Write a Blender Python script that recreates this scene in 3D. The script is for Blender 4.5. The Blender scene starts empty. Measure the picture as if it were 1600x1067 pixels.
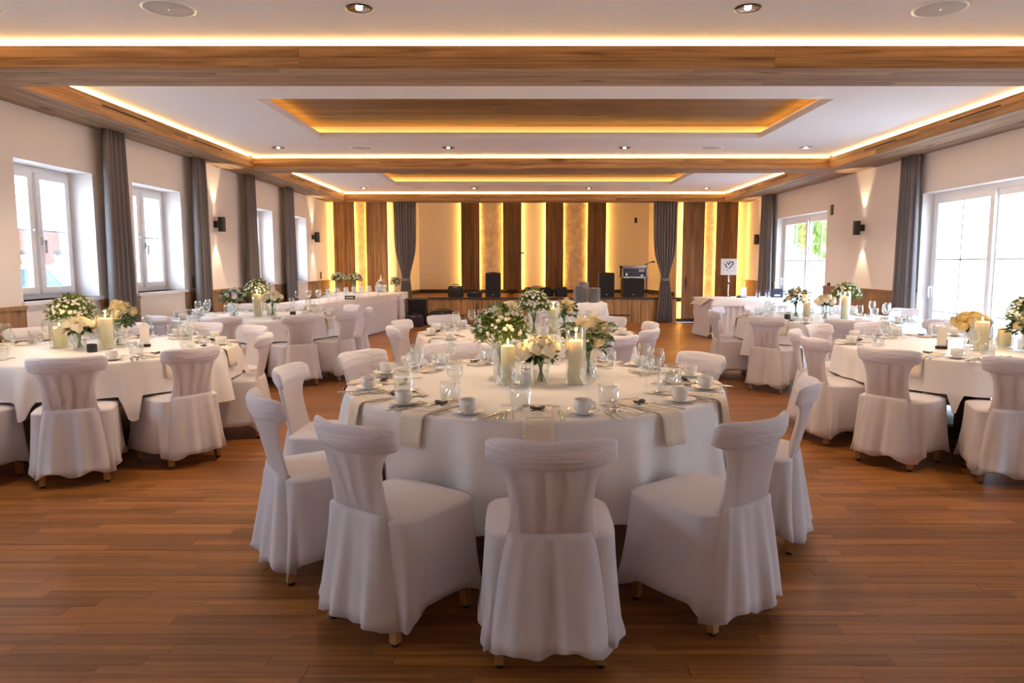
import bpy, math, random
from mathutils import Vector, Matrix
random.seed(7)
PI = math.pi
sc = bpy.context.scene
COL = sc.collection

# ------------------------------------------------------------------ camera
CAM_H = 1.43
cam_d = bpy.data.cameras.new('camera'); cam = bpy.data.objects.new('camera', cam_d); COL.objects.link(cam)
cam.location = (0, 0, CAM_H); cam.rotation_euler = (PI/2 - 0.1074, 0, 0)
cam_d.sensor_width = 36; cam_d.lens = 1132*36/1600; cam_d.shift_x = -16/1600; cam_d.clip_end = 300
sc.camera = cam
# ------------------------------------------------------------------ world, exposure
w = bpy.data.worlds.new('sky'); sc.world = w; w.use_nodes = True
bg = w.node_tree.nodes['Background']; bg.inputs[0].default_value = (0.67, 0.82, 1.0, 1); bg.inputs[1].default_value = 6.6
sc.view_settings.view_transform = 'Standard'; sc.view_settings.look = 'None'
sc.view_settings.gamma = 1; sc.view_settings.use_curve_mapping = False
sc.view_settings.exposure = 1.27
sc.cycles.use_denoising = True
sc.cycles.max_bounces = 10; sc.cycles.diffuse_bounces = 5; sc.cycles.transparent_max_bounces = 24
sc.cycles.sample_clamp_indirect = 6.0
def portal(name, loc, rot, sx, sy):
    d = bpy.data.lights.new(name, 'AREA'); d.shape = 'RECTANGLE'; d.size = sx; d.size_y = sy
    d.cycles.is_portal = True
    o = bpy.data.objects.new(name, d); COL.objects.link(o); o.location = loc; o.rotation_euler = rot
# room numbers
XL, XR, YW = -4.68, 5.43, 17.62
ZB, ZBT, ZC = 2.89, 3.055, 3.095
BEAM_Y = [5.64, 11.46, 17.27]; BEAM_W = 0.56
XIL, XIR = -4.19, 4.77
WIN = [(0.9, 2.13), (2.95, 4.18), (6.80, 8.03), (8.84, 10.07), (12.50, 13.74), (14.64, 15.87)]  # first two are out of view, added for daylight on the foreground
WZ0, WZ1 = 1.07, 2.40
DOOR = [(1.9, 3.1), (7.42, 9.97), (13.06, 15.60)]  # first door is unseen, added to brighten the near chairs and floor
DZ1 = 2.37
for a, b in WIN: portal('window_daylight', (XL-0.4, (a+b)/2, (WZ0+WZ1)/2), (0, -PI/2, 0), WZ1-WZ0, b-a)
for a, b in DOOR: portal('door_daylight', (XR+0.4, (a+b)/2, DZ1/2), (0, PI/2, 0), DZ1, b-a)

# ------------------------------------------------------------------ material helpers
def newmat(name):
    m = bpy.data.materials.new(name); m.use_nodes = True
    nt = m.node_tree; nt.nodes.clear()
    return m, nt, nt.nodes, nt.links
def out(nt, sh):
    o = nt.nodes.new('ShaderNodeOutputMaterial'); nt.links.new(sh, o.inputs[0])
def prin(nt, base=(.8,.8,.8), rough=.5, metal=0, spec=.5):
    p = nt.nodes.new('ShaderNodeBsdfPrincipled')
    p.inputs['Base Color'].default_value = (*base, 1); p.inputs['Roughness'].default_value = rough
    p.inputs['Metallic'].default_value = metal; p.inputs['Specular IOR Level'].default_value = spec
    return p
def plain(name, base, rough=.5, metal=0, spec=.5, bump=0, bscale=60, vary=0):
    m, nt, N, L = newmat(name); p = prin(nt, base, rough, metal, spec)
    tc = N.new('ShaderNodeTexCoord')
    nz = N.new('ShaderNodeTexNoise'); nz.inputs['Scale'].default_value = bscale; nz.inputs['Detail'].default_value = 4
    L.new(tc.outputs['Object'], nz.inputs['Vector'])
    if bump:
        b = N.new('ShaderNodeBump'); b.inputs['Strength'].default_value = bump; b.inputs['Distance'].default_value = .01
        L.new(nz.outputs['Fac'], b.inputs['Height']); L.new(b.outputs[0], p.inputs['Normal'])
    if vary:
        r = N.new('ShaderNodeMapRange'); r.inputs[3].default_value = 1-vary; r.inputs[4].default_value = 1+vary
        L.new(nz.outputs['Fac'], r.inputs[0])
        mx = N.new('ShaderNodeVectorMath'); mx.operation = 'SCALE'; mx.inputs[0].default_value = base
        L.new(r.outputs[0], mx.inputs['Scale']); L.new(mx.outputs[0], p.inputs['Base Color'])
    out(nt, p.outputs[0]); return m
def emit(name, col, strength):
    m, nt, N, L = newmat(name); e = N.new('ShaderNodeEmission'); e.inputs[0].default_value = (*col, 1); e.inputs[1].default_value = strength
    out(nt, e.outputs[0]); return m
def fabric(name, base, transl=.25, bump=.25, stretch=(1,1,1), bscale=9, sheen=.1, weave=0):
    m, nt, N, L = newmat(name); p = prin(nt, base, .8, 0, .2)
    p.inputs['Sheen Weight'].default_value = sheen
    tc = N.new('ShaderNodeTexCoord'); mp = N.new('ShaderNodeMapping'); mp.inputs['Scale'].default_value = stretch
    L.new(tc.outputs['Object'], mp.inputs[0])
    oi = N.new('ShaderNodeObjectInfo')
    nz = N.new('ShaderNodeTexNoise'); nz.noise_dimensions = '4D'; nz.inputs['Scale'].default_value = bscale; nz.inputs['Detail'].default_value = 3
    nz.inputs['Distortion'].default_value = .6
    mu = N.new('ShaderNodeMath'); mu.operation = 'MULTIPLY'; mu.inputs[1].default_value = 37
    L.new(oi.outputs['Random'], mu.inputs[0]); L.new(mu.outputs[0], nz.inputs['W'])
    L.new(mp.outputs[0], nz.inputs['Vector'])
    b = N.new('ShaderNodeBump'); b.inputs['Strength'].default_value = bump; b.inputs['Distance'].default_value = .02
    L.new(nz.outputs['Fac'], b.inputs['Height']); L.new(b.outputs[0], p.inputs['Normal'])
    if transl:
        t = N.new('ShaderNodeBsdfTranslucent'); t.inputs[0].default_value = (*base, 1); L.new(b.outputs[0], t.inputs['Normal'])
        mx = N.new('ShaderNodeMixShader'); mx.inputs[0].default_value = transl
        L.new(p.outputs[0], mx.inputs[1]); L.new(t.outputs[0], mx.inputs[2]); out(nt, mx.outputs[0])
    else: out(nt, p.outputs[0])
    return m
def glass(name, tint=(.97,.985,.98), refl=1.0, rough=.03, edge=.17):
    m, nt, N, L = newmat(name)
    t = N.new('ShaderNodeBsdfTransparent'); t.inputs[0].default_value = (*tint, 1)
    g = N.new('ShaderNodeBsdfGlossy'); g.inputs['Roughness'].default_value = rough; g.inputs[0].default_value = (refl, refl, refl, 1)
    lw = N.new('ShaderNodeLayerWeight'); lw.inputs[0].default_value = .35
    r = N.new('ShaderNodeMapRange'); r.inputs[3].default_value = .06; r.inputs[4].default_value = .06+edge*5
    L.new(lw.outputs['Facing'], r.inputs[0])
    pw = N.new('ShaderNodeMath'); pw.operation = 'POWER'; pw.inputs[1].default_value = 1.7
    L.new(lw.outputs['Facing'], pw.inputs[0]); L.new(pw.outputs[0], r.inputs[0])
    mx = N.new('ShaderNodeMixShader'); L.new(r.outputs[0], mx.inputs[0]); L.new(t.outputs[0], mx.inputs[1]); L.new(g.outputs[0], mx.inputs[2])
    out(nt, mx.outputs[0]); return m
def wood(name, c1, c2, c3, axis='X', scale=1.0, rough=.5, tint=.25, knots=True, spec=.4, coat=0):
    """streaky timber: grain runs along the given local axis; each board has its own tone"""
    m, nt, N, L = newmat(name); p = prin(nt, c1, rough, 0, spec)
    if coat: p.inputs['Coat Weight'].default_value = coat; p.inputs['Coat Roughness'].default_value = .25
    tc = N.new('ShaderNodeTexCoord'); mp = N.new('ShaderNodeMapping')
    lo, hi = 1.0*scale, 26*scale
    mp.inputs['Scale'].default_value = {'X': (lo, hi, hi), 'Y': (hi, lo, hi), 'Z': (hi, hi, lo)}[axis]
    L.new(tc.outputs['Object'], mp.inputs[0])
    oi = N.new('ShaderNodeObjectInfo'); ge = N.new('ShaderNodeNewGeometry')
    ad = N.new('ShaderNodeMath'); ad.operation = 'ADD'; L.new(oi.outputs['Random'], ad.inputs[0]); L.new(ge.outputs['Random Per Island'], ad.inputs[1])
    fr = N.new('ShaderNodeMath'); fr.operation = 'FRACT'; L.new(ad.outputs[0], fr.inputs[0])
    ww = N.new('ShaderNodeMath'); ww.operation = 'MULTIPLY'; ww.inputs[1].default_value = 61; L.new(fr.outputs[0], ww.inputs[0])
    n1 = N.new('ShaderNodeTexNoise'); n1.noise_dimensions = '4D'; n1.inputs['Scale'].default_value = 1; n1.inputs['Detail'].default_value = 6
    n1.inputs['Roughness'].default_value = .62; n1.inputs['Distortion'].default_value = .9
    L.new(mp.outputs[0], n1.inputs['Vector']); L.new(ww.outputs[0], n1.inputs['W'])
    cr = N.new('ShaderNodeValToRGB'); e = cr.color_ramp.elements
    e[0].position = .33; e[0].color = (*c2, 1); e[1].position = .67; e[1].color = (*c3, 1)
    k = cr.color_ramp.elements.new(.5); k.color = (*c1, 1)
    L.new(n1.outputs['Fac'], cr.inputs[0])
    col = cr.outputs[0]
    if knots:
        mp2 = N.new('ShaderNodeMapping'); a, b_ = 1.6*scale, 6*scale
        mp2.inputs['Scale'].default_value = {'X': (a, b_, b_), 'Y': (b_, a, b_), 'Z': (b_, b_, a)}[axis]
        L.new(tc.outputs['Object'], mp2.inputs[0])
        v = N.new('ShaderNodeTexVoronoi'); v.voronoi_dimensions = '4D'; v.inputs['Scale'].default_value = 1
        L.new(mp2.outputs[0], v.inputs['Vector']); L.new(ww.outputs[0], v.inputs['W'])
        r = N.new('ShaderNodeMapRange'); r.inputs[1].default_value = .12; r.inputs[2].default_value = .27; r.inputs[3].default_value = .35; r.inputs[4].default_value = 1
        L.new(v.outputs['Distance'], r.inputs[0])
        mm = N.new('ShaderNodeVectorMath'); mm.operation = 'SCALE'; L.new(col, mm.inputs[0]); L.new(r.outputs[0], mm.inputs['Scale']); col = mm.outputs[0]
    tr = N.new('ShaderNodeMapRange'); tr.inputs[3].default_value = 1-tint; tr.inputs[4].default_value = 1+tint; L.new(fr.outputs[0], tr.inputs[0])
    ms = N.new('ShaderNodeVectorMath'); ms.operation = 'SCALE'; L.new(col, ms.inputs[0]); L.new(tr.outputs[0], ms.inputs['Scale'])
    L.new(ms.outputs[0], p.inputs['Base Color'])
    b = N.new('ShaderNodeBump'); b.inputs['Strength'].default_value = .12; b.inputs['Distance'].default_value = .004
    L.new(n1.outputs['Fac'], b.inputs['Height']); L.new(b.outputs[0], p.inputs['Normal'])
    out(nt, p.outputs[0]); return m

M = {}
M['ceil'] = plain('ceiling_paint', (.80,.80,.83), .9, bump=.04, bscale=180)
M['wall'] = plain('wall_paint', (.82,.77,.74), .9, bump=.05, bscale=150)
M['cream'] = plain('cream_paint', (.84,.76,.65), .9, bump=.05, bscale=150)
M['white'] = plain('white_lacquer', (.85,.86,.88), .35)
M['floor'] = wood('oak_parquet', (.25,.092,.019), (.16,.052,.010), (.33,.135,.031), 'X', 1.0, .38, .25, knots=False, spec=.35, coat=.05)
for ax in 'XYZ':
    M['old'+ax] = wood('reclaimed_spruce_'+ax, (.36,.19,.075), (.17,.08,.03), (.50,.29,.125), ax, .8, .65, .22)
    M['grey'+ax] = wood('weathered_spruce_'+ax, (.33,.225,.15), (.21,.14,.09), (.45,.33,.23), ax, 1.1, .75, .2)
    M['dark'+ax] = wood('brown_spruce_'+ax, (.21,.105,.04), (.12,.055,.02), (.29,.155,.062), ax, .8, .6, .2)
M['wains'] = wood('wainscot_wood', (.30,.17,.085), (.20,.11,.055), (.40,.25,.14), 'Z', .9, .6, .12)
M['leg'] = wood('honey_beech', (.40,.20,.07), (.33,.155,.05), (.46,.25,.095), 'Z', 1.5, .4, .1, knots=False)
M['darkwood'] = wood('dark_stained_beech', (.12,.045,.018), (.08,.03,.012), (.16,.065,.025), 'Z', 1.2, .4, .1, knots=False)
M['cover'] = fabric('chair_cover_jersey', (.86,.82,.84), .30, .45, (1,1,.55), 7)
M['coverback'] = fabric('chair_cover_sheer', (.87,.83,.85), .42, .2, (1,1,.55), 7)
M['roll'] = fabric('chair_cover_stretched', (.86,.82,.85), .10, .8, (.7,2.2,5.5), 5)
M['cloth'] = fabric('table_linen', (.88,.85,.83), .06, .10, (1,1,.4), 5)
M['cloth'].node_tree.nodes['Principled BSDF'].inputs['Roughness'].default_value = .48
M['cloth'].node_tree.nodes['Principled BSDF'].inputs['Specular IOR Level'].default_value = .5
M['skirt'] = fabric('table_skirting', (.85,.82,.86), .08, .1)
M['napkin'] = fabric('beige_linen', (.85,.74,.60), .05, .3, (1,1,1), 60)
M['curtain'] = fabric('grey_curtain', (.20,.18,.18), .04, .1, (1,1,.3), 30)
M['card'] = plain('cream_card', (.82,.76,.66), .7)
M['ribbon'] = plain('black_ribbon', (.012,.011,.014), .45)
M['porcelain'] = plain('porcelain', (.84,.81,.76), .15)
M['plate'] = plain('grey_stoneware', (.46,.46,.46), .35)
M['steel'] = plain('cutlery_steel', (.62,.58,.54), .18, 1)
M['chrome'] = plain('chrome', (.8,.8,.82), .08, 1)
M['black'] = plain('black_plastic', (.012,.012,.014), .5, bump=.1, bscale=200)
M['blackmetal'] = plain('black_lacquered_metal', (.02,.019,.02), .4)
M['blackcloth'] = plain('black_nylon', (.010,.010,.013), .8, bump=.5, bscale=40)
M['purple'] = plain('dark_plum_nylon', (.035,.025,.05), .8, bump=.5, bscale=40)
M['navy'] = plain('navy_box', (.03,.035,.06), .5)
M['glass'] = glass('clear_glass')
M['cut'] = glass('cut_crystal', (.93,.94,.95), 1.0, .08, .19)
M['pane'] = glass('window_glass', (.97,.985,1.0), .8, .01, .05)
M['wax'] = plain('ivory_wax', (.90,.80,.52), .5)
M['wax'].node_tree.nodes['Principled BSDF'].inputs['Subsurface Weight'].default_value = .15
M['flame'] = emit('candle_flame', (1,.62,.2), 14)
M['led'] = emit('warm_led_tape', (1,.58,.22), 16)
M['ledamber'] = emit('amber_led_tape', (1,.52,.10), 20)
M['ledcoffer'] = emit('coffer_led_tape', (1,.48,.08), 5)
M['leaf'] = plain('leaf_green', (.19,.27,.045), .5, vary=.45, bscale=25)
M['leafdark'] = plain('leaf_deep_green', (.06,.125,.03), .45, vary=.4, bscale=25)
M['stem'] = plain('stem_green', (.12,.22,.05), .5)
M['petal'] = plain('ivory_petal', (.88,.78,.53), .6, vary=.08, bscale=40)
M['petalw'] = plain('white_petal', (.85,.82,.75), .6, vary=.08, bscale=40)
M['petaly'] = plain('yellow_cream_petal', (.80,.64,.30), .6, vary=.1, bscale=40)
M['bud'] = plain('lime_bud', (.42,.48,.10), .5)
M['salt'] = plain('white_sugar', (.85,.84,.82), .8, bump=.4, bscale=400)
M['stone'] = plain('split_stone', (.72,.58,.40), .9, bump=.6, bscale=9, vary=.45)
M['speaker'] = plain('speaker_grille', (.55,.55,.56), .7, bump=.3, bscale=600)
M['dim'] = plain('dark_recess', (.02,.018,.015), .9)
M['base'] = plain('dark_baseboard', (.035,.024,.018), .6)
M['render'] = plain('white_render', (.82,.82,.82), .9, bump=.1, bscale=20)
M['gravel'] = plain('pale_paving', (.55,.55,.54), .9, bump=.2, bscale=12, vary=.1)
M['gate'] = wood('red_brown_gate', (.14,.045,.026), (.10,.03,.017), (.18,.065,.036), 'Z', .6, .7, .1, knots=False)
M['carbody'] = plain('white_car_paint', (.80,.82,.86), .15, 0, .6)
M['carglass'] = plain('blue_tinted_car_glass', (.02,.07,.20), .08)
M['tyre'] = plain('tyre_rubber', (.02,.02,.02), .8)
M['skin'] = plain('skin', (.32,.17,.11), .6)
M['hair'] = plain('brown_hair', (.05,.03,.02), .7)
M['shirt'] = fabric('pale_blue_shirt', (.16,.23,.36), 0, .3)
M['shirtw'] = fabric('white_shirt', (.8,.8,.82), 0, .3)
M['trouser'] = fabric('navy_trousers', (.04,.05,.09), 0, .3)
M['awning'] = fabric('blue_striped_awning', (.55,.64,.75), .2, .2)

# ------------------------------------------------------------------ mesh helpers
class MB:
    def __init__(s): s.v = []; s.f = []
    def add(s, vs, fs):
        n = len(s.v); s.v += [tuple(v) for v in vs]; s.f += [tuple(i+n for i in f) for f in fs]; return s
    def box(s, x0, x1, y0, y1, z0, z1, rz=0, c=None):
        vs = [(x, y, z) for z in (z0, z1) for y in (y0, y1) for x in (x0, x1)]
        if rz:
            cx, cy = c or ((x0+x1)/2, (y0+y1)/2); ca, sa = math.cos(rz), math.sin(rz)
            vs = [(cx+(x-cx)*ca-(y-cy)*sa, cy+(x-cx)*sa+(y-cy)*ca, z) for x, y, z in vs]
        return s.add(vs, [(0,2,3,1),(4,5,7,6),(0,1,5,4),(2,6,7,3),(0,4,6,2),(1,3,7,5)])
    def loft(s, loops, caps=(True, True), closed=True):
        n = len(loops[0]); vs = [p for l in loops for p in l]; fs = []
        for i in range(len(loops)-1):
            for j in range(n if closed else n-1):
                k = (j+1) % n; fs.append((i*n+j, i*n+k, (i+1)*n+k, (i+1)*n+j))
        if closed and caps[0]: fs.append(tuple(range(n-1, -1, -1)))
        if closed and caps[1]: fs.append(tuple(range((len(loops)-1)*n, len(loops)*n)))
        return s.add(vs, fs)
    def lathe(s, prof, n=20, c=(0,0), caps=(False, False), flute=0, nf=0):
        loops = []
        for i, (r, z) in enumerate(prof):
            l = []
            for j in range(n):
                a = 2*PI*j/n; rr = r*(1 + (flute*(1 if j % 2 else -1) if nf else 0))
                l.append((c[0]+rr*math.cos(a), c[1]+rr*math.sin(a), z))
            loops.append(l)
        return s.loft(loops, caps)
    def tube(s, pts, r, n=6, caps=True):
        loops = []; pts = [Vector(p) for p in pts]
        for i, p in enumerate(pts):
            d = (pts[min(i+1, len(pts)-1)] - pts[max(i-1, 0)]).normalized()
            up = Vector((0,0,1)) if abs(d.z) < .9 else Vector((1,0,0))
            a = d.cross(up).normalized(); b = a.cross(d).normalized()
            rr = r[i] if isinstance(r, (list, tuple)) else r
            loops.append([tuple(p + a*rr*math.cos(2*PI*j/n) + b*rr*math.sin(2*PI*j/n)) for j in range(n)])
        return s.loft(loops, (caps, caps))
    def sphere(s, c, rx, ry=None, rz=None, n=12, m=7):
        ry = ry or rx; rz = rz or rx
        loops = [[(c[0]+rx*math.sin(PI*i/m)*math.cos(2*PI*j/n), c[1]+ry*math.sin(PI*i/m)*math.sin(2*PI*j/n), c[2]-rz*math.cos(PI*i/m)) for j in range(n)] for i in range(1, m)]
        b = len(s.v)
        s.loft(loops, (True, True)); return s
    def mesh(s, name, mat, smooth=False):
        me = bpy.data.meshes.new(name); me.from_pydata(s.v, [], s.f); me.update()
        if mat is not None: me.materials.append(M[mat] if isinstance(mat, str) else mat)
        if smooth:
            me.polygons.foreach_set('use_smooth', [True]*len(me.polygons))
        return me
    def build(s, name, mat, parent=None, smooth=False, loc=None):
        me = s.mesh(name, mat, smooth)
        o = bpy.data.objects.new(name, me); COL.objects.link(o)
        if parent is not None: o.parent = parent
        if loc is not None: o.location = loc
        return o
def sharp(o, ang=40):
    try: o.data.set_sharp_from_angle(angle=math.radians(ang))
    except Exception: pass
    return o
def tag(o, label=None, cat=None, group=None, kind=None):
    if label: o['label'] = label
    if cat: o['category'] = cat
    if group: o['group'] = group
    if kind: o['kind'] = kind
    return o
def empty(name, loc=(0,0,0), rz=0, label=None, cat=None, group=None, kind=None):
    o = bpy.data.objects.new(name, None); COL.objects.link(o); o.location = loc; o.rotation_euler = (0,0,rz)
    o.empty_display_size = .1
    return tag(o, label, cat, group, kind)
def kids(o): return KIDS.get(o.name, [])
KIDS = {}
def index_children():
    KIDS.clear()
    for o in bpy.data.objects:
        if o.parent: KIDS.setdefault(o.parent.name, []).append(o)
def dup(root, loc, rz=0, label=None, group=None):
    """copy a thing with its parts and sub-parts"""
    def rec(o, par):
        c = o.copy(); COL.objects.link(c); c.parent = par
        for k in kids(o): rec(k, c)
        return c
    r = rec(root, None); r.location = loc; r.rotation_euler = (0, 0, rz)
    if label: r['label'] = label
    if group: r['group'] = group
    return r
class Proto:
    """first placement moves the built thing itself, later ones copy it"""
    def __init__(s, root):
        s.root = root; s.used = False
        index_children()
        s.tree = None
    def place(s, loc, rz=0, label=None, group=None):
        if not s.used:
            s.used = True; o = s.root; o.location = loc; o.rotation_euler = (0,0,rz)
            if label: o['label'] = label
            if group: o['group'] = group
            return o
        return dup(s.root, loc, rz, label, group)
def piece(name, mat, parent, x0, x1, y0, y1, z0, z1, bev=0):
    """a board / stone / slab with its origin at its centre"""
    cx, cy, cz = (x0+x1)/2, (y0+y1)/2, (z0+z1)/2
    m = MB()
    if bev:
        hx, hy, hz = (x1-x0)/2, (y1-y0)/2, (z1-z0)/2
        m.loft([[(sx*(hx-i), sy*(hy-i), z) for sx, sy in ((-1,-1),(1,-1),(1,1),(-1,1))] for i, z in ((bev,-hz),(0,-hz+bev),(0,hz-bev),(bev,hz))])
    else: m.box(x0-cx, x1-cx, y0-cy, y1-cy, z0-cz, z1-cz)
    return m.build(name, mat, parent, loc=(cx, cy, cz))
ORD = ['first','second','third','fourth','fifth','sixth','seventh','eighth','ninth','tenth','eleventh','twelfth','thirteenth','fourteenth']

# ------------------------------------------------------------------ floor
fl = MB().box(XL-.35, XR+.35, -1.0, YW+.1, -.12, -.012).build('floor', 'dim')
tag(fl, 'oak strip parquet floor running across the hall', kind='structure')
ROW = .075
rest = MB(); y = 1.75; nind = 0; r_i = 0
y = -1.0
while y < YW:
    x = XL + random.uniform(-.9, -.1)
    while x < XR:
        ln = random.choice((.45,.6,.75,.9,1.05)); a, b = max(x, XL), min(x+ln, XR); x += ln
        if b - a < .03: continue
        near = 1.95 < y < 3.6 and b > -.78*y-.1 and a < .76*y+.1
        dz = random.uniform(-.0006, .0006)
        if near and nind < 300:
            nind += 1; piece('floor_plank', 'floor', fl, a+.0008, b-.0008, y+.0006, y+ROW-.0006, -.012, dz)
        else: rest.box(a+.0008, b-.0008, y+.0006, y+ROW-.0006, -.012, dz)
    y += ROW
tag(rest.build('floor_planks', 'floor', fl), kind='stuff')

# ------------------------------------------------------------------ side walls with their openings
def wall_x(name, x0, x1, opens, y0, y1, ztop, label):
    m = MB(); ys = y0
    for a, b, z0, z1 in sorted(opens):
        m.box(x0, x1, ys, a, 0, ztop)
        if z0 > 0: m.box(x0, x1, a, b, 0, z0)
        m.box(x0, x1, a, b, z1, ztop); ys = b
    m.box(x0, x1, ys, y1, 0, ztop)
    return tag(m.build(name, 'wall'), label, kind='structure')
wl = wall_x('wall_left', XL-.36, XL, [(a, b, WZ0, WZ1) for a, b in WIN], -1.0, YW+.3, 3.5, 'pale plastered wall with small casement windows')
wr = wall_x('wall_right', XR, XR+.36, [(a, b, 0, DZ1) for a, b in DOOR], -1.0, YW+.3, 3.5, 'pale plastered wall with terrace doors')
tag(MB().box(XL-.36, XR+.36, -1.2, -1.0, 0, 3.5).build('wall_rear', 'wall'), 'plain plastered wall at the entrance end', kind='structure')

def window(n, a, b):
    xo = XL-.30; t = .07
    root = empty('window_%d' % n, (xo, (a+b)/2, WZ0), 0, 'white two-sash casement window set deep in the wall', kind='structure')
    hw, h = (b-a)/2, WZ1-WZ0
    fm = MB(); f = .055
    fm.box(-t/2, t/2, -hw, -hw+f, 0, h); fm.box(-t/2, t/2, hw-f, hw, 0, h); fm.box(-t/2, t/2, -hw+f, hw-f, 0, f); fm.box(-t/2, t/2, -hw+f, hw-f, h-f, h)
    fm.box(-t/2, t/2, -.03, .03, f, h-f)
    fm.build('window_frame', 'white', root)
    for s in (-1, 1):
        y0, y1 = (-hw+f, -.03) if s < 0 else (.03, hw-f); g = .065; sx0, sx1 = t/2-.02, t/2+.03
        m = MB(); z0, z1 = f, h-f
        m.box(sx0, sx1, y0, y0+g, z0, z1); m.box(sx0, sx1, y1-g, y1, z0, z1); m.box(sx0, sx1, y0+g, y1-g, z0, z0+g); m.box(sx0, sx1, y0+g, y1-g, z1-g, z1)
        sash = m.build('sash', 'white', root)
        MB().box(.015, .021, y0+g, y1-g, z0+g, z1-g).build('pane', 'pane', sash)
        MB().box(.008, .03, y0+g, y1-g, h*.52-.011, h*.52+.011).build('muntin', 'white', sash)
        if s > 0:
            hm = MB().box(sx1, sx1+.012, y0+.018, y0+.045, h*.44-.04, h*.44+.04); hm.box(sx1+.012, sx1+.05, y0+.024, y0+.04, h*.44-.01, h*.44+.01); hm.box(sx1+.036, sx1+.05, y0+.022, y0+.042, h*.44-.12, h*.44+.012)
            hm.build('window_handle', 'chrome', sash)
        MB().sphere((sx1+.012, y0+.03 if s > 0 else y1-.03, h*.52), .016, n=8, m=5).build('catch', 'white', sash)
    MB().box(-.06, .335, -hw-.03, hw+.03, -.035, 0).build('window_sill', 'white', root)
for i, (a, b) in enumerate(WIN): window(i+1, a, b)

def terrace_door(n, a, b):
    xo = XR+.20
    root = empty('door_%d' % n, (xo, (a+b)/2, 0), 0, 'white glazed terrace door with slim glazing bars', kind='structure')
    hw, h, t, f = (b-a)/2, DZ1, .08, .06
    m = MB(); m.box(-t/2, t/2, -hw, -hw+f, 0, h); m.box(-t/2, t/2, hw-f, hw, 0, h); m.box(-t/2, t/2, -hw+f, hw-f, 0, .05); m.box(-t/2, t/2, -hw+f, hw-f, h-f, h)
    m.build('door_frame', 'white', root)
    for s in (-1, 1):
        y0, y1 = (-hw+f, .03) if s < 0 else (-.03, hw-f); g = .085; x0, x1 = (-.06, -.02) if s > 0 else (-.02, .02)
        z0, z1 = .05, h-f; m = MB()
        m.box(x0, x1, y0, y0+g, z0, z1); m.box(x0, x1, y1-g, y1, z0, z1); m.box(x0, x1, y0+g, y1-g, z0, z0+g); m.box(x0, x1, y0+g, y1-g, z1-g, z1)
        leaf = m.build('door_sash', 'white', root)
        MB().box((x0+x1)/2-.003, (x0+x1)/2+.003, y0+g, y1-g, z0+g, z1-g).build('pane', 'pane', leaf)
        bm = MB(); yc = (y0+y1)/2; q = (x0+x1)/2
        bm.box(q-.012, q+.012, yc-.012, yc+.012, z0+g, z1-g); MB.box(bm, q-.012, q+.012, y0+g, y1-g, 1.48-.011, 1.48+.011); bm.box(q-.012, q+.012, y0+g, y1-g, .78, .80)
        bm.build('muntin', 'white', leaf)
        if s > 0:
            hm = MB().box(x0-.012, x0, y1-.06, y1-.03, .98, 1.14); hm.box(x0-.055, x0-.012, y1-.054, y1-.036, 1.10, 1.118); hm.box(x0-.055, x0-.042, y1-.056, y1-.034, .97, 1.12); hm.build('door_handle', 'white', leaf)
for i, (a, b) in enumerate(DOOR): terrace_door(i+1, a, b)

# wainscot boards between the openings
def wainscot(name, xw, sgn, spans, label):
    root = MB()
    for a, b in spans: root.box(min(xw, xw+sgn*.035), max(xw, xw+sgn*.035), a, b, 1.0, 1.035)
    o = tag(root.build(name, 'wains'), label, kind='structure')
    for a, b in spans:
        n = max(1, round((b-a)/.19)); wd = (b-a)/n
        for k in range(n):
            piece('wainscot_board', 'wains', o, min(xw, xw+sgn*.022), max(xw, xw+sgn*.022), a+k*wd+.002, a+(k+1)*wd-.002, .09, 1.0, .002)
    return o
sp = [(-1.0, WIN[0][0])] + [(WIN[i][1], WIN[i+1][0]) for i in range(len(WIN)-1)] + [(WIN[-1][1], YW)]
wainscot('trim_1', XL, 1, [s for s in sp if s[1] > 4], 'brown wainscot boards along the window wall')
sp = [(-1.0, DOOR[0][0])] + [(DOOR[i][1], DOOR[i+1][0]) for i in range(len(DOOR)-1)] + [(DOOR[-1][1], YW)]
wainscot('trim_2', XR, -1, sp, 'brown wainscot boards along the terrace wall')
tag(MB().box(XL, XL+.02, -1, YW, 0, .09).build('baseboard_left', 'base'), 'dark baseboard under the windows', kind='structure')
m = MB()
for a, b in sp: m.box(XR-.02, XR, a, b, 0, .09)
tag(m.build('baseboard_right', 'base'), 'dark baseboard along terrace wall', kind='structure')

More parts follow.
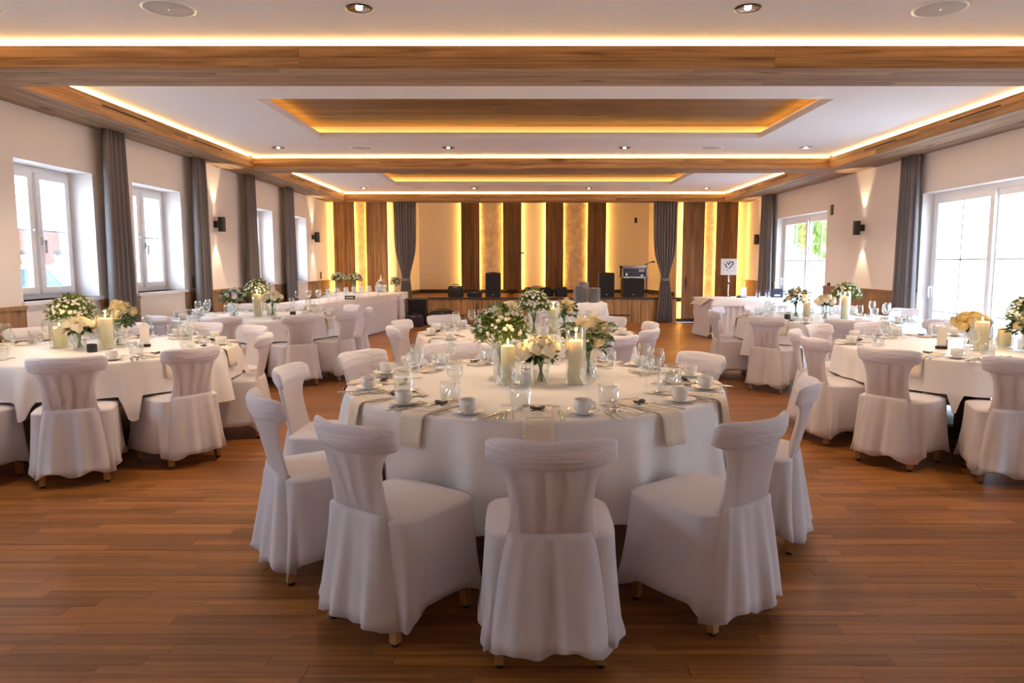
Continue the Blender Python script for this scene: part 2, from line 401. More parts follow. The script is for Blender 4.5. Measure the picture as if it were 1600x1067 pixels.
# ------------------------------------------------------------------ ceiling with coffers
COF = [(-2.71, 3.18, 7.60, 9.92), (-2.71, 3.18, 13.42, 15.74)]
m = MB(); yy = -1.0
for x0, x1, y0, y1 in COF:
    m.box(XL, XR, yy, y0, ZC, ZC+.05); m.box(XL, x0, y0, y1, ZC, ZC+.05); m.box(x1, XR, y0, y1, ZC, ZC+.05); yy = y1
m.box(XL, XR, yy, YW+.1, ZC, ZC+.05)
cl = tag(m.build('ceiling', 'ceil'), 'white plaster ceiling with two sunken wood coffers', kind='structure')
MB().box(XL-.36, XR+.36, -1.2, YW+3.2, 3.5, 3.55).build('ceiling_slab', 'ceil', cl)
for x0, x1, y0, y1 in COF:
    lip = MB(); t = .02; e = .16; zt = ZC+.075; zz = ZC+.18
    lip.box(x0-t, x0, y0-t, y1+t, ZC+.05, zt); lip.box(x1, x1+t, y0-t, y1+t, ZC+.05, zt); lip.box(x0, x1, y0-t, y0, ZC+.05, zt); lip.box(x0, x1, y1, y1+t, ZC+.05, zt)
    lip.box(x0-e-t, x0-e, y0-e, y1+e, ZC+.05, zz); lip.box(x1+e, x1+e+t, y0-e, y1+e, ZC+.05, zz); lip.box(x0-e, x1+e, y0-e-t, y0-e, ZC+.05, zz); lip.box(x0-e, x1+e, y1+e, y1+e+t, ZC+.05, zz)
    co = lip.build('coffer_lip', 'ceil', cl)
    n = 17; wd = (y1-y0+2*e)/n
    for k in range(n):
        cut = random.uniform(x0+1.2, x1-1.2)
        for a, b in ((x0-e, cut), (cut, x1+e)):
            piece('coffer_plank', 'darkX', cl, a+.001, b-.001, y0-e+k*wd+.001, y0-e+(k+1)*wd-.001, zz, zz+.02)
    s = MB(); q = e-.03
    s.box(x0-q, x0-q+.02, y0-q, y1+q, ZC+.06, ZC+.075); s.box(x1+q-.02, x1+q, y0-q, y1+q, ZC+.06, ZC+.075); s.box(x0-q, x1+q, y0-q, y0-q+.02, ZC+.06, ZC+.075); s.box(x0-q, x1+q, y1+q-.02, y1+q, ZC+.06, ZC+.075)
    s.build('led_strip', 'ledcoffer', cl)
hat = MB().box(.0, .72, 10.55, 11.15, ZC-.006, ZC); hat.build('ceiling_hatch', 'ceil', cl)

# beams: core, LED tape in the shadow gap and separate cladding boards
def boards_x(root, x0, x1, yf, sgn, mat, z0, z1, cuts, name='face_board', th=.02):
    xs = [x0] + cuts + [x1]
    for a, b in zip(xs, xs[1:]): piece(name, mat, root, a+.001, b-.001, min(yf, yf+sgn*th), max(yf, yf+sgn*th), z0+.0008, z1-.0008, .0015)
for i, y0 in enumerate(BEAM_Y):
    y1 = y0+BEAM_W
    core = MB().box(XIL, XIR, y0+.02, y1-.02, ZB+.015, ZBT); core.box(XIL, XIR, y0+.07, y1-.07, ZBT, ZC)
    root = tag(core.build('ceiling_beam_%d' % (i+1), 'greyX'), 'cross beam clad in reclaimed timber under the ceiling', kind='structure')
    zm = (ZB+ZBT)/2
    cuts = {0: [-1.68, 1.9], 1: [-2.2, 2.5], 2: [-1.0, 2.2]}[i]
    for z0_, z1_, dx in ((ZB, zm-.005, .0), (zm-.005, ZBT, .0)):
        cc = [c+random.uniform(-.02,.02)+ (0 if z0_ == ZB else 0) for c in cuts]
        boards_x(root, XIL, XIR, y0, 1, 'oldX', z0_, z1_, cuts)
        boards_x(root, XIL, XIR, y1, -1, 'oldX', z0_, z1_, cuts)
    ny = 5; wy = (BEAM_W-.04)/ny
    for k in range(ny):
        cc = sorted(random.uniform(XIL+1.5, XIR-1.5) for _ in range(2))
        xs = [XIL]+cc+[XIR]
        for a, b in zip(xs, xs[1:]): piece('soffit_board', 'greyX', root, a+.001, b-.001, y0+.02+k*wy+.001, y0+.02+(k+1)*wy-.001, ZB, ZB+.015+random.uniform(0,.002), .002)
    s = MB().box(XIL, XIR, y0+.045, y0+.055, ZBT+.004, ZC-.004)
    if i < 2: s.box(XIL, XIR, y1-.055, y1-.045, ZBT+.004, ZC-.004)
    s.build('led_strip', 'led', root)
for side, xa, xb, xin, sg in (('left', XL, XIL, XIL, -1), ('right', XIR, XR, XIR, 1)):
    core = MB().box(xa, xb, -1.0, YW+.1, ZB+.015, ZBT)
    core.box(xa if sg < 0 else xb-.42+.0, (xa+.42) if sg < 0 else xb, -1.0, YW+.1, ZBT, ZC)
    root = tag(core.build('ceiling_beam_%d' % (4 if sg < 0 else 5), 'greyY'), 'long side beam clad in reclaimed timber, %s' % ('above the windows' if sg < 0 else 'above the terrace doors'), kind='structure')
    bays = [(-1.0, BEAM_Y[0]), (BEAM_Y[0]+BEAM_W, BEAM_Y[1]), (BEAM_Y[1]+BEAM_W, BEAM_Y[2])]
    zm = (ZB+ZBT)/2
    for a, b in bays:
        xs0, xs1 = (xin, xin+.02) if sg < 0 else (xin-.02, xin)
        for z0_, z1_ in ((ZB, zm), (zm, ZBT)):
            cut = random.uniform(a+1.5, b-1.5)
            for p, q in ((a, cut), (cut, b)): piece('face_board', 'oldY', root, xs0, xs1, p+.001, q-.001, z0_+.0008, z1_-.0008, .0015)
        MB().box((xin-.055 if sg < 0 else xin+.045), (xin-.045 if sg < 0 else xin+.055), a, b, ZBT+.004, ZC-.004).build('led_strip', 'led', root)
        for va, vb in ((1.76, 2.62), (3.77, 4.65)):
            if a < 0: continue
            yb = a - BEAM_W
            vx0, vx1 = (xin+.0195, xin+.022) if sg < 0 else (xin-.022, xin-.0195)
            MB().box(vx0, vx1, yb+va, yb+vb, zm+.012, zm+.026).build('vent_slot', 'dim', root)
    nx = 5; wx = (abs(xb-xa))/nx
    for k in range(nx):
        cc = sorted(random.uniform(0, 16) for _ in range(3)); ys = [-1.0]+cc+[YW]
        for p, q in zip(ys, ys[1:]): piece('soffit_board', 'greyY', root, xa+k*wx+.001, xa+(k+1)*wx-.001, p+.001, q-.001, ZB+random.uniform(-.004,.004), ZB+.015, .002)

# ceiling fittings
def ceiling_speaker(x, y, label):
    r = empty('ceiling_speaker', (x, y, ZC), 0, label, 'speaker', 'round speakers in the ceiling')
    MB().lathe([(.165,0),(.168,-.006),(.155,-.01),(.15,-.006)], 32).build('trim_ring', 'white', r, True)
    MB().lathe([(.15,-.006),(.1,-.009),(.01,-.010)], 32, caps=(False, True)).build('grille', 'speaker', r, True)
    MB().lathe([(.008,-.010),(.007,-.013)], 10, caps=(True, True)).build('badge', 'chrome', r)
def downlight(x, y, label):
    r = empty('downlight', (x, y, ZC), 0, label, 'downlight', 'recessed ceiling downlights')
    MB().lathe([(.088,0),(.09,-.006),(.074,-.008),(.072,0)], 28).build('trim_ring', 'blackmetal', r, True)
    MB().lathe([(.072,-.006),(.055,-.003),(.03,-.0015)], 28, caps=(False, True)).build('reflector', 'chrome', r, True)
    MB().lathe([(.022,-.004),(.02,-.008)], 14, caps=(True, True)).build('lamp', emit_dl, r)
    d = bpy.data.lights.new('downlight_beam', 'SPOT'); d.energy = 48; d.color = (1, .74, .50); d.spot_size = math.radians(105); d.spot_blend = .8; d.shadow_soft_size = .06
    o = bpy.data.objects.new('downlight_beam', d); COL.objects.link(o); o.parent = r; o.location = (0, 0, -.03)
emit_dl = emit('downlight_lamp', (1,.85,.65), 25)
rows = {4.96: 'in the front ceiling bay', 6.75: 'just behind the first beam', 10.72: 'before the second beam', 12.6: 'just behind the second beam', 16.4: 'before the stage beam'}
for yr, ds in rows.items():
    for x, w_ in ((-3.53, 'window-side outer'), (-1.07, 'window-side inner'), (1.48, 'terrace-side inner'), (4.1, 'terrace-side outer')):
        downlight(x, yr, '%s recessed downlight with dark ring %s' % (w_, ds))
    for x, w_ in ((-2.32, 'window side'), (2.74, 'terrace side')):
        ceiling_speaker(x, yr, 'round white ceiling speaker %s, %s' % (ds, w_))

# ------------------------------------------------------------------ back wall and stage
ST_L, ST_R, ST_Z, ST_B = -3.05, 3.75, .60, 20.4
m = MB(); m.box(XL, ST_L, YW+.1, YW+.25, 0, 3.5); m.box(ST_R, XR, YW+.1, YW+.25, 0, 3.5); m.box(ST_L, ST_R, YW+.1, YW+.25, 2.98, 3.5)
wb = tag(m.build('wall_back', 'cream'), 'cream end wall with backlit timber panels around the stage', kind='structure')
m = MB(); m.box(-3.0, 3.7, ST_B, ST_B+.15, 0, 3.5)
m.add([(-2.88,ST_B,0),(-3.25,YW+.25,0),(-3.40,YW+.25,0),(-3.03,ST_B,0),(-2.88,ST_B,3.5),(-3.25,YW+.25,3.5),(-3.40,YW+.25,3.5),(-3.03,ST_B,3.5)], [(0,1,5,4),(2,3,7,6),(4,5,6,7),(0,3,2,1)])
m.add([(3.53,ST_B,0),(3.95,YW+.25,0),(4.1,YW+.25,0),(3.68,ST_B,0),(3.53,ST_B,3.5),(3.95,YW+.25,3.5),(4.1,YW+.25,3.5),(3.68,ST_B,3.5)], [(0,4,5,1),(2,6,7,3),(4,7,6,5),(0,1,2,3)])
ws = tag(m.build('wall_stage', 'cream'), 'cream wall behind the stage with angled sides', kind='structure')
def timber_panel(root, x0, x1, yface, z0, z1, mat, nb, led):
    wd = (x1-x0)/nb; cuts = [x0]
    for k in range(1, nb): cuts.append(x0+k*wd+random.uniform(-.03,.03))
    cuts.append(x1)
    for a, b in zip(cuts, cuts[1:]): piece('panel_board', mat, root, a+.001, b-.001, yface, yface+.03+random.uniform(0,.004), z0, z1, .002)
    m = MB().box(x0+.05, x1-.05, yface+.035, yface+.085, z0, z1); m.build('panel_batten', 'dim', root)
    for s in led:
        xx = x0+.035 if s < 0 else x1-.035
        MB().box(xx-.006, xx+.006, yface+.04, yface+.07, z0, z1).build('led_strip', 'ledamber', root)
def stone_panel(root, x0, x1, yback, z0, z1):
    m = MB(); z = z0
    while z < z1-.005:
        h = random.uniform(.035, .065); h = min(h, z1-z); x = x0-random.uniform(0,.1)
        while x < x1:
            l = random.uniform(.12, .3); a, b = max(x, x0), min(x+l, x1); x += l
            if b-a > .01: m.box(a+.001, b-.001, yback-random.uniform(.012,.034), yback, z+.001, z+h-.001)
        z += h
    tag(m.build('stone_cladding', 'stone', root), kind='stuff')
for x0, x1, led in ((-4.545,-4.035,(-1,1)), (-3.757,-3.246,(-1,1)), (3.865,4.39,(-1,1)), (4.669,5.194,(-1,1))):
    timber_panel(wb, x0, x1, YW, .09 if x0 > 0 else .09, 2.98, 'oldZ' if x0 < 0 else 'darkZ', 3, led)
for x0, x1 in ((-4.035,-3.757), (4.39,4.669)): stone_panel(wb, x0, x1, YW+.1, .09, 2.98)
for x0, x1, led in ((-1.70,-1.181,(-1,1)), (-.537,-.018,(-1,1)), (.644,1.145,(-1,1)), (1.808,2.327,(-1,1))):
    timber_panel(ws, x0, x1, ST_B-.1, ST_Z+.1, 3.4, 'darkZ', 3, led)
for x0, x1 in ((-1.181,-.537), (1.145,1.808)): stone_panel(ws, x0, x1, ST_B, ST_Z+.1, 3.4)
m = MB().box(-2.9, 3.55, ST_B-.02, ST_B, ST_Z, ST_Z+.1)
m.add([(-2.86,ST_B,ST_Z),(-3.23,YW+.25,ST_Z),(-3.25,YW+.25,ST_Z),(-2.88,ST_B,ST_Z)]+[(-2.86,ST_B,ST_Z+.1),(-3.23,YW+.25,ST_Z+.1),(-3.25,YW+.25,ST_Z+.1),(-2.88,ST_B,ST_Z+.1)], [(0,1,5,4),(4,5,6,7)])
m.add([(3.51,ST_B,ST_Z),(3.93,YW+.25,ST_Z),(3.95,YW+.25,ST_Z),(3.53,ST_B,ST_Z)]+[(3.51,ST_B,ST_Z+.1),(3.93,YW+.25,ST_Z+.1),(3.95,YW+.25,ST_Z+.1),(3.53,ST_B,ST_Z+.1)], [(0,4,5,1),(4,7,6,5)])
tag(m.build('baseboard_stage', 'base'), 'dark baseboard around the stage', kind='structure')
tag(MB().box(ST_R, XR, YW+.06, YW+.1, 0, .09).box(XL, ST_L, YW+.06, YW+.1, 0, .09).build('baseboard_back', 'base'), 'dark baseboard of the end wall', kind='structure')
sf = tag(MB().box(-3.4, 4.1, YW+.06, ST_B, ST_Z-.1, ST_Z-.012).build('stage_floor', 'dim'), 'raised wooden stage floor with plank front', kind='structure')
for k in range(14):
    yy = YW+.02+k*.2; piece('stage_plank', 'floor', sf, -3.3, 4.0, yy+.001, min(yy+.2, ST_B)-.001, ST_Z-.012, ST_Z)
MB().box(ST_L-.1, ST_R+.1, YW-.035, YW+.02, ST_Z-.035, ST_Z+.004).build('stage_nosing', 'base', sf)
n = 20; wd = (ST_R-ST_L)/n
for k in range(n): piece('stage_front_board', 'oldZ', sf, ST_L+k*wd+.001, ST_L+(k+1)*wd-.001, YW-.01, YW+.06, .0, ST_Z-.035, .003)
MB().box(1.9, 2.62, YW-.018, YW-.01, .16, .19).box(1.86, 1.95, YW-.02, YW-.01, .15, .2).build('strap_hinge', 'blackmetal', sf)
st = empty('stage_step', (-1.75, YW-.27, 0), 0, 'low wooden step box before the stage front', 'step')
for k in range(3): piece('tread_board', 'oldX', st, -.4, .4, -.24+k*.16+.001, -.24+(k+1)*.16-.001, .2, .23, .003)
piece('front_board', 'oldX', st, -.38, .38, -.22, -.2, 0, .2); piece('side_board', 'oldX', st, -.38, -.36, -.2, .2, 0, .2); piece('side_board', 'oldX', st, .36, .38, -.2, .2, 0, .2)
hp = MB().box(-2.62, -2.2, ST_B-.008, ST_B, 1.35, 1.98); hp.build('wall_hatch', 'cream', ws)
MB().box(XL, XL+.008, 5.7, 6.42, 1.25, 1.98).build('wall_hatch', 'wall', wl)
for nm, yy, zz, sd in (('light_switch', 10.35, 1.16, 0), ('light_switch', 16.9, 1.15, 0)):
    MB().box(XL, XL+.012, yy-.04, yy+.04, zz-.08, zz+.08).build(nm, 'blackmetal', wl)
for yy, zz in ((12.86, 1.0), (12.86, 2.36)): MB().box(XR-.014, XR, yy-.05, yy+.05, zz-.09, zz+.09).build('light_switch', 'blackmetal', wr)
for x, z in ((2.92, 1.12), (3.16, 2.62)): MB().box(x-.035, x+.035, ST_B-.012, ST_B, z-.07, z+.07).build('stage_socket', 'blackmetal', ws)

# ------------------------------------------------------------------ curtains
def pleats(length, depth, n, z0, z1, wfun, name, mat, parent=None, along='Y', rows=14, seed=0):
    rd = random.Random(seed); per = 8; cols = n*per
    ph = [rd.uniform(-.4,.4) for _ in range(n+1)]; am = [rd.uniform(.6,1) for _ in range(n+1)]
    loops = []
    for r in range(rows+1):
        z = z1+(z0-z1)*r/rows; wv, off = wfun(r/rows); L_ = []
        for c in range(cols+1):
            t = c/cols; k = min(int(t*n), n-1)
            d = depth*am[k]*math.sin(2*PI*t*n+ph[k]*r/rows)*(.7+.3*r/rows)
            a = (t-.5)*wv+off
            L_.append((d, a, z) if along == 'Y' else (a, d, z))
        loops.append(L_)
    m = MB().loft(loops, closed=False); o = m.build(name, mat, parent, True)
    s = o.modifiers.new('solid', 'SOLIDIFY'); s.thickness = .004
    return o
for i, (xx, yy, wt, wb_, lab) in enumerate([(XL+.14, 8.24, .40, .55, 'grey curtain between the first two windows'), (XL+.14, 10.36, .36, .44, 'grey curtain beside the first window-side sconce'),
        (XL+.14, 12.28, .36, .50, 'grey curtain before the third window'), (XL+.14, 14.30, .40, .55, 'grey curtain between the third and fourth window'),
        (XR-.14, 10.08, .36, .46, 'grey curtain beside the big terrace door'), (XR-.14, 15.86, .55, .66, 'grey curtain near the sign table')]):
    r = tag(empty('curtain', (xx, yy, 0)), lab, 'curtain', 'grey side curtains')
    pleats(1, .075, 5, .03, ZB+.01, lambda t, a=wt, b=wb_: (a+(b-a)*t, 0), 'curtain_drop', 'curtain', r, 'Y', seed=i)
def stage_curtain(x0, x1, tie, lab, seed):
    r = tag(empty('stage_curtain', ((x0+x1)/2, YW-.12, 0)), lab, 'curtain', 'grey stage curtains')
    wt = x1-x0
    def wf(t):
        k = math.exp(-((t-.64)/.16)**2) if t < .64 else math.exp(-((t-.64)/.25)**2)
        q = t/.64 if t < .64 else 1
        ww = wt*(1-.62*max(k, .0)) * (1-.08*q) if t < .64 else wt*(.38+.32*min(1, (t-.64)/.3))
        return ww, tie*(q*q if t < .64 else 1)
    pleats(1, .05, 8, .02, ZB-.002, wf, 'curtain_drop', 'curtain', r, 'X', rows=24, seed=seed)
    m = MB(); L_ = []
    zt = ZB*.36
    for dz in (-.03, .03): L_.append([(tie+.115*math.cos(2*PI*j/24), .075*math.sin(2*PI*j/24), zt+dz) for j in range(24)])
    m.loft(L_, (False, False)).build('tieback', 'curtain', r, True)
    hk = tie + (.14 if tie > 0 else -.14)
    MB().tube([(tie+(.11 if tie > 0 else -.11), 0, zt), (hk, .06, zt), (hk, .2, zt)], .012).build('tieback_hook', 'blackmetal', r)
stage_curtain(-3.07, -2.53, .0, 'gathered grey stage curtain on the buffet side', 21)
stage_curtain(3.13, 3.70, .02, 'gathered grey stage curtain beside the sign table', 22)

# ------------------------------------------------------------------ wall sconces
def sconce(x, y, z, sg, lab):
    r = tag(empty('wall_sconce', (x, y, z), 0), lab, 'wall lamp', 'black up-down wall sconces')
    cx = sg*.11
    MB().box(min(0, sg*.05), max(0, sg*.05), -.04, .04, -.05, .05).build('mount', 'blackmetal', r)
    MB().lathe([(.052,-.11),(.055,-.108),(.055,.108),(.052,.11),(.045,.11),(.045,-.11),(.052,-.11)], 24, (cx, 0)).build('shade', 'blackmetal', r, False)
    for s in (-1, 1):
        MB().lathe([(.04, s*.06),(.0395, s*.066)], 16, (cx, 0), caps=(True, True)).build('lamp', emit_sc, r)
        d = bpy.data.lights.new('sconce_beam', 'SPOT'); d.energy = 16; d.color = (1,.74,.45); d.spot_size = math.radians(52); d.spot_blend = .35; d.shadow_soft_size = .02
        o = bpy.data.objects.new('sconce_beam', d); COL.objects.link(o); o.parent = r; o.location = (cx, 0, s*.10)
        o.rotation_euler = (0, (PI if s > 0 else 0), 0)
emit_sc = emit('sconce_lamp', (1,.8,.5), 12)
sconce(XL, 11.15, 2.02, 1, 'black cylinder sconce between second and third window')
sconce(XL, 16.3, 2.01, 1, 'black cylinder sconce near the buffet corner')
sconce(XR, 11.65, 1.99, -1, 'black cylinder sconce between the terrace doors')
sconce(XR, 16.6, 1.97, -1, 'black cylinder sconce half behind the far curtain')

# ------------------------------------------------------------------ chairs
CH_TOP = .845
def back_y(z): return -.195 - max(0, z-.45)*.27
def chair_proto(seed):
    rd = random.Random(seed)
    r = empty('covered_chair', (0,0,0), 0, 'x', 'chair', 'white covered banquet chairs')
    # seat cover with skirt
    N_ = 80; n_ = 6.5; ph = [rd.uniform(0, 6.28) for _ in range(4)]
    zs = [.472, .468, .45, .40, .32, .24, .16, 0]
    def loop(s, a, b, z, hem=False):
        L_ = []
        for j in range(N_):
            t = 2*PI*j/N_; c_, s_ = math.cos(t), math.sin(t)
            rx = abs(c_)**(2/n_)*(1 if c_ > 0 else -1); ry = abs(s_)**(2/n_)*(1 if s_ > 0 else -1)
            cor = abs(math.sin(2*t))**3
            rip = 1 + s*(.050*math.cos(7*t+ph[0]) + .030*math.cos(11*t+ph[1]) + .015*math.cos(17*t+ph[2]) + .07*cor - .02)
            zz = z if not hem else .098 + .020*math.cos(4*t) + .010*math.sin(5*t+ph[3])
            taper = 1-.02*max(0, -ry)
            L_.append((a*rx*rip*taper, .012+b*ry*rip, zz))
        return L_
    loops = [[(x*.02, .012+(y-.012)*.02, .497) for x, y, z in loop(0, .235, .215, 0)]]
    for k, zz in ((.35,.496),(.65,.492),(.85,.487),(.955,.480)): loops.append(loop(0, .235*k, .215*k, zz))
    for z in zs[:-1]:
        s = (.472-z)/.40; loops.append(loop(s*s*.9 if s < 1 else s, .235+.022*s, .215+.02*s, z))
    loops.append(loop(1, .258, .236, 0, True))
    m = MB().loft(loops, (True, False)); o = m.build('seat_cover', 'cover', r, True)
    sd = o.modifiers.new('solid', 'SOLIDIFY'); sd.thickness = .003
    # back cover shell
    prof = [(.46,.165),(.50,.157),(.56,.149),(.62,.147),(.67,.152),(.71,.165),(.745,.187)]
    L_ = []
    for z, hw in prof:
        k = .25+1.2*max(0, z-.45)/.3; l = []
        for j in range(40):
            t = 2*PI*j/40; c_, s_ = math.cos(t), math.sin(t)
            x = hw*abs(c_)**.6*(1 if c_ > 0 else -1); l.append((x, back_y(z)+k*x*x+.020*abs(s_)**.8*(1 if s_ > 0 else -1), z))
        L_.append(l)
    MB().loft(L_, (False, False)).build('back_cover', 'coverback', r, True)
    # rolled top rail under stretched cloth
    L_ = []; ns = 30
    for i in range(ns+1):
        u = -1+2*i/ns; x = .226*math.sin(u*PI/2)**1 if False else .226*u
        e = max(.02, (1-abs(u)**5))**.5
        yc = back_y(.785)+1.55*x*x; zc = .785+.010*u*u
        tx, ty = 1, 2*1.55*x; ln = math.hypot(tx, ty); nx, ny = -ty/ln, tx/ln
        l = []
        for j in range(20):
            t = 2*PI*j/20
            a = .028*math.cos(t)*(1+.0*u)*e; b = .060*math.sin(t)*(.45+.55*e)
            lean = -.27*b
            wr = 1+.05*math.sin(5*t+3*u+ph[0])+.03*math.sin(9*t-5*u+ph[1])
            l.append((x+nx*(a*wr), yc+ny*(a*wr)+lean-.004, zc+b*(1+.02*math.sin(7*u+ph[2]))))
        L_.append(l)
    MB().loft(L_).build('top_rail_cover', 'roll', r, True)
    # draped panel behind, flaring to the hem
    rows = [.50,.475,.45,.42,.34,.26,.18,.12,.075]; L_ = []
    PW = dict(prof)
    for z in rows:
        s = max(0, (.54-z)/.46)
        hw = .1575 if z >= .50 else .157+.068*((.5-z)/.43)**.7; l = []
        for j in range(33):
            u = -1+2*j/32; x = hw*u
            kz = .25+1.2*max(0, z-.45)/.3
            base = back_y(z)-.0205 if z > .49 else -.224-.066*s
            yy = base+kz*x*x*(1 if z > .45 else .6) + ((.02 if z > .49 else .045)+.06*s)*(max(0, abs(u)-.80)/.20)**1.3
            yy -= s*(.016*math.cos(2.5*PI*u+ph[3])+.008*math.cos(5*PI*u+ph[0]))
            zz = z if z > .08 else .086+.016*math.cos(2*PI*u+ph[1])+.01*math.cos(5*u+ph[2])-.014*u*u
            l.append((x*(1+.04*s*math.sin(3*u+ph[1])), yy, zz))
        L_.append(l)
    o = MB().loft(L_, closed=False).build('rear_drape', 'cover', r, True)
    sd = o.modifiers.new('solid', 'SOLIDIFY'); sd.thickness = .003
    # wooden slats seen through the cloth
    for k in range(4):
        u = -1+2*k/3
        p0 = Vector((.085*u, back_y(.47)+.33*(.085*u)**2, .47)); p1 = Vector((.125*u, back_y(.74)+1.4*(.125*u)**2, .74)); mm = MB()
        mm.loft([[(p.x+dx, p.y+dy, p.z) for dx, dy in ((-.017,-.006),(.017,-.006),(.017,.006),(-.017,.006))] for p in (p0, (p0+p1)/2+Vector((-.006*u,-.006,0)), p1)])
        mm.build('slat', 'leg', r)
    for sx in (-1, 1):
        for fr in (0, 1):
            top = (sx*.16, .165 if fr else -.15, .45); bot = (sx*(.19 if fr else .182), .19 if fr else -.204, .014); mm = MB()
            mm.loft([[(p[0]+dx*q, p[1]+dy*q, p[2]) for dx, dy in ((-1,-1),(1,-1),(1,1),(-1,1))] for p, q in ((top, .021), (bot, .0165))])
            lg = mm.build('leg', 'leg', r)
            MB().lathe([(.015,0),(.016,.004),(.016,.014)], 10, (bot[0], bot[1]), caps=(True, True)).build('glide', 'black', lg)
    return Proto(r)
CHAIRS = [chair_proto(s) for s in (3, 11, 29)]
index_children()

# ------------------------------------------------------------------ tables
TABLES = {
 'C1': ((.07, 4.12), 'front centre table'), 'C2': ((.035, 7.10), 'rear centre table'),
 'L1': ((-3.42, 5.80), 'front table by windows'), 'L2': ((-3.45, 9.40), 'rear table by windows'),
 'R1': ((3.70, 5.87), 'front table by terrace doors'), 'R2': ((3.76, 8.95), 'rear table by terrace doors')}
TR, TZ = 1.06, .755
SEATS = { # (angle of the seat round the table, distance of seat centre) or explicit x, y, facing angle
 'C1': [('p', .10, 2.65, 90), ('p', -.50, 2.86, 53), ('p', -.96, 3.37, 32), ('p', -1.09, 4.10, -2), ('a', 149, 1.10), ('a', 117, 1.10), ('a', 27, 1.0), ('p', 1.195, 3.695, 159), ('p', .755, 2.94, 128)],
 'C2': [('a', 197, 1.04), ('a', 164, 1.10), ('a', 130, 1.22), ('a', 100, 1.2), ('a', 70, 1.2), ('a', 43, 1.06), ('a', 4, 1.0), ('a', -28, 1.02), ('a', -58, 1.18), ('a', -90, 1.22)],
 'L1': [('a', -100, 1.18), ('a', -67, 1.12), ('a', -33, 1.06), ('a', 11, 1.03), ('a', 47, 1.1), ('a', 79, 1.14), ('a', 111, 1.14), ('a', 143, 1.1)],
 'L2': [('a', -122, 1.12), ('a', -86, 1.12), ('a', -50, 1.16), ('a', -21, 1.16), ('a', 9, 1.16), ('a', 40, 1.12), ('a', 90, 1.12), ('a', 118, 1.1)],
 'R1': [('a', -112, 1.22), ('a', -143.5, 1.20), ('a', -176, 1.12), ('a', 158, 1.12), ('a', 128, 1.14), ('a', 98, 1.12), ('a', 66, 1.12), ('a', 30, 1.12), ('a', -70, 1.2)],
 'R2': [('a', -138, 1.2), ('a', -104, 1.2), ('a', 176, 1.12), ('a', 146, 1.14), ('a', 110, 1.1), ('a', 60, 1.1), ('a', 20, 1.06), ('a', -60, 1.15)]}
nch = 0; CHAIR_AT = {}
for tk, seats in SEATS.items():
    (cx, cy), td = TABLES[tk]; lst = []
    for s in seats:
        if s[0] == 'p': x, y, fa = s[1], s[2], math.radians(s[3])
        else:
            a = math.radians(s[1]); x, y = cx+s[2]*math.cos(a), cy+s[2]*math.sin(a); fa = a+PI
        lst.append((x, y, fa))
    lst.sort(key=lambda q: (.2-(math.atan2(q[1]-cy, q[0]-cx)+PI/2)) % (2*PI))   # clockwise from the camera side
    for k, (x, y, fa) in enumerate(lst):
        nch += 1
        CHAIRS[nch % 3].place((x, y, 0), fa-PI/2, 'white covered chair, %s clockwise from camera side, %s' % (ORD[k], td), 'white covered chairs')
    CHAIR_AT[tk] = [(math.atan2(y-cy, x-cx), math.hypot(x-cx, y-cy)) for x, y, fa in lst]

def adiff(a, b): return (a-b+PI) % (2*PI)-PI
def round_table(tk, seed):
    (cx, cy), td = TABLES[tk]; rd = random.Random(seed)
    t = empty('round_table', (cx, cy, 0), 0, 'round wooden banquet table under white cloth, %s' % td, 'table', 'round banquet tables')
    MB().lathe([(.0,.715),(1.03,.715),(1.04,.72),(1.04,.74),(1.03,.746),(0,.746)], 48).build('table_top', 'darkwood', t)
    MB().box(-.09, .09, -.09, .09, .06, .715).build('pedestal', 'darkwood', t)
    for k in range(2):
        MB().box(-.5, .5, -.05, .05, .0, .07, rz=PI/4+k*PI/2).build('foot', 'darkwood', t)
    MB().box(-.75, .75, -.04, .04, .66, .715).box(-.04, .04, -.75, .75, .66, .715).build('bearer', 'darkwood', t)
    ph = [rd.uniform(0, 6.28) for _ in range(5)]; n = 320; loops = []
    def hang(a):
        h = {'C1': .26, 'L1': .37, 'R1': .37}.get(tk, .35)+.025*math.cos(2*a+ph[0])+.018*math.cos(5*a+ph[1]); am = 1.0
        for ca, cr in CHAIR_AT[tk]:
            if cr-.215 < TR+.075:
                d = abs(adiff(a, ca)); k = max(0, min(1, (.275-d)/.05)); k = k*k*(3-2*k)
                h = h+(max(h, .512)-h)*k; am *= 1-.75*k
        return h, am
    H_ = [hang(2*PI*j/n) for j in range(n)]
    for rr in (.02, .4, .8, .98, 1.035): loops.append([(rr*math.cos(2*PI*j/n), rr*math.sin(2*PI*j/n), TZ-.002) for j in range(n)])
    for q in (0, .25, .5, .75, 1): 
        a_ = q*PI/2; rr = TR-.022+.022*math.sin(a_); zz = TZ-.002-.022*(1-math.cos(a_)); loops.append([(rr*math.cos(2*PI*j/n), rr*math.sin(2*PI*j/n), zz) for j in range(n)])
    for s in (.12,.25,.4,.55,.7,.85,1):
        l = []
        for j in range(n):
            a = 2*PI*j/n; h, am = H_[j]
            f = .40*math.cos(11*a+ph[2]+.9*math.cos(2*a+ph[3])) + .42*math.cos(22*a+ph[3]+1.2*math.cos(3*a)) + .26*math.cos(33*a+ph[4]+1.5*math.cos(2*a+1))
            rr = TR+.006+s*.012+am*.074*s**.8*(f+.35)
            zz = (TZ-.024)+(h-(TZ-.024))*s; l.append((rr*math.cos(a), rr*math.sin(a), zz))
        loops.append(l)
    o = MB().loft(loops, (True, False)).build('tablecloth', 'cloth', None, True, loc=(cx, cy, 0))
    tag(o, 'white floor-skimming round cloth draped over the %s' % td if False else 'white round tablecloth draped over the %s' % td, 'tablecloth', 'white round tablecloths')
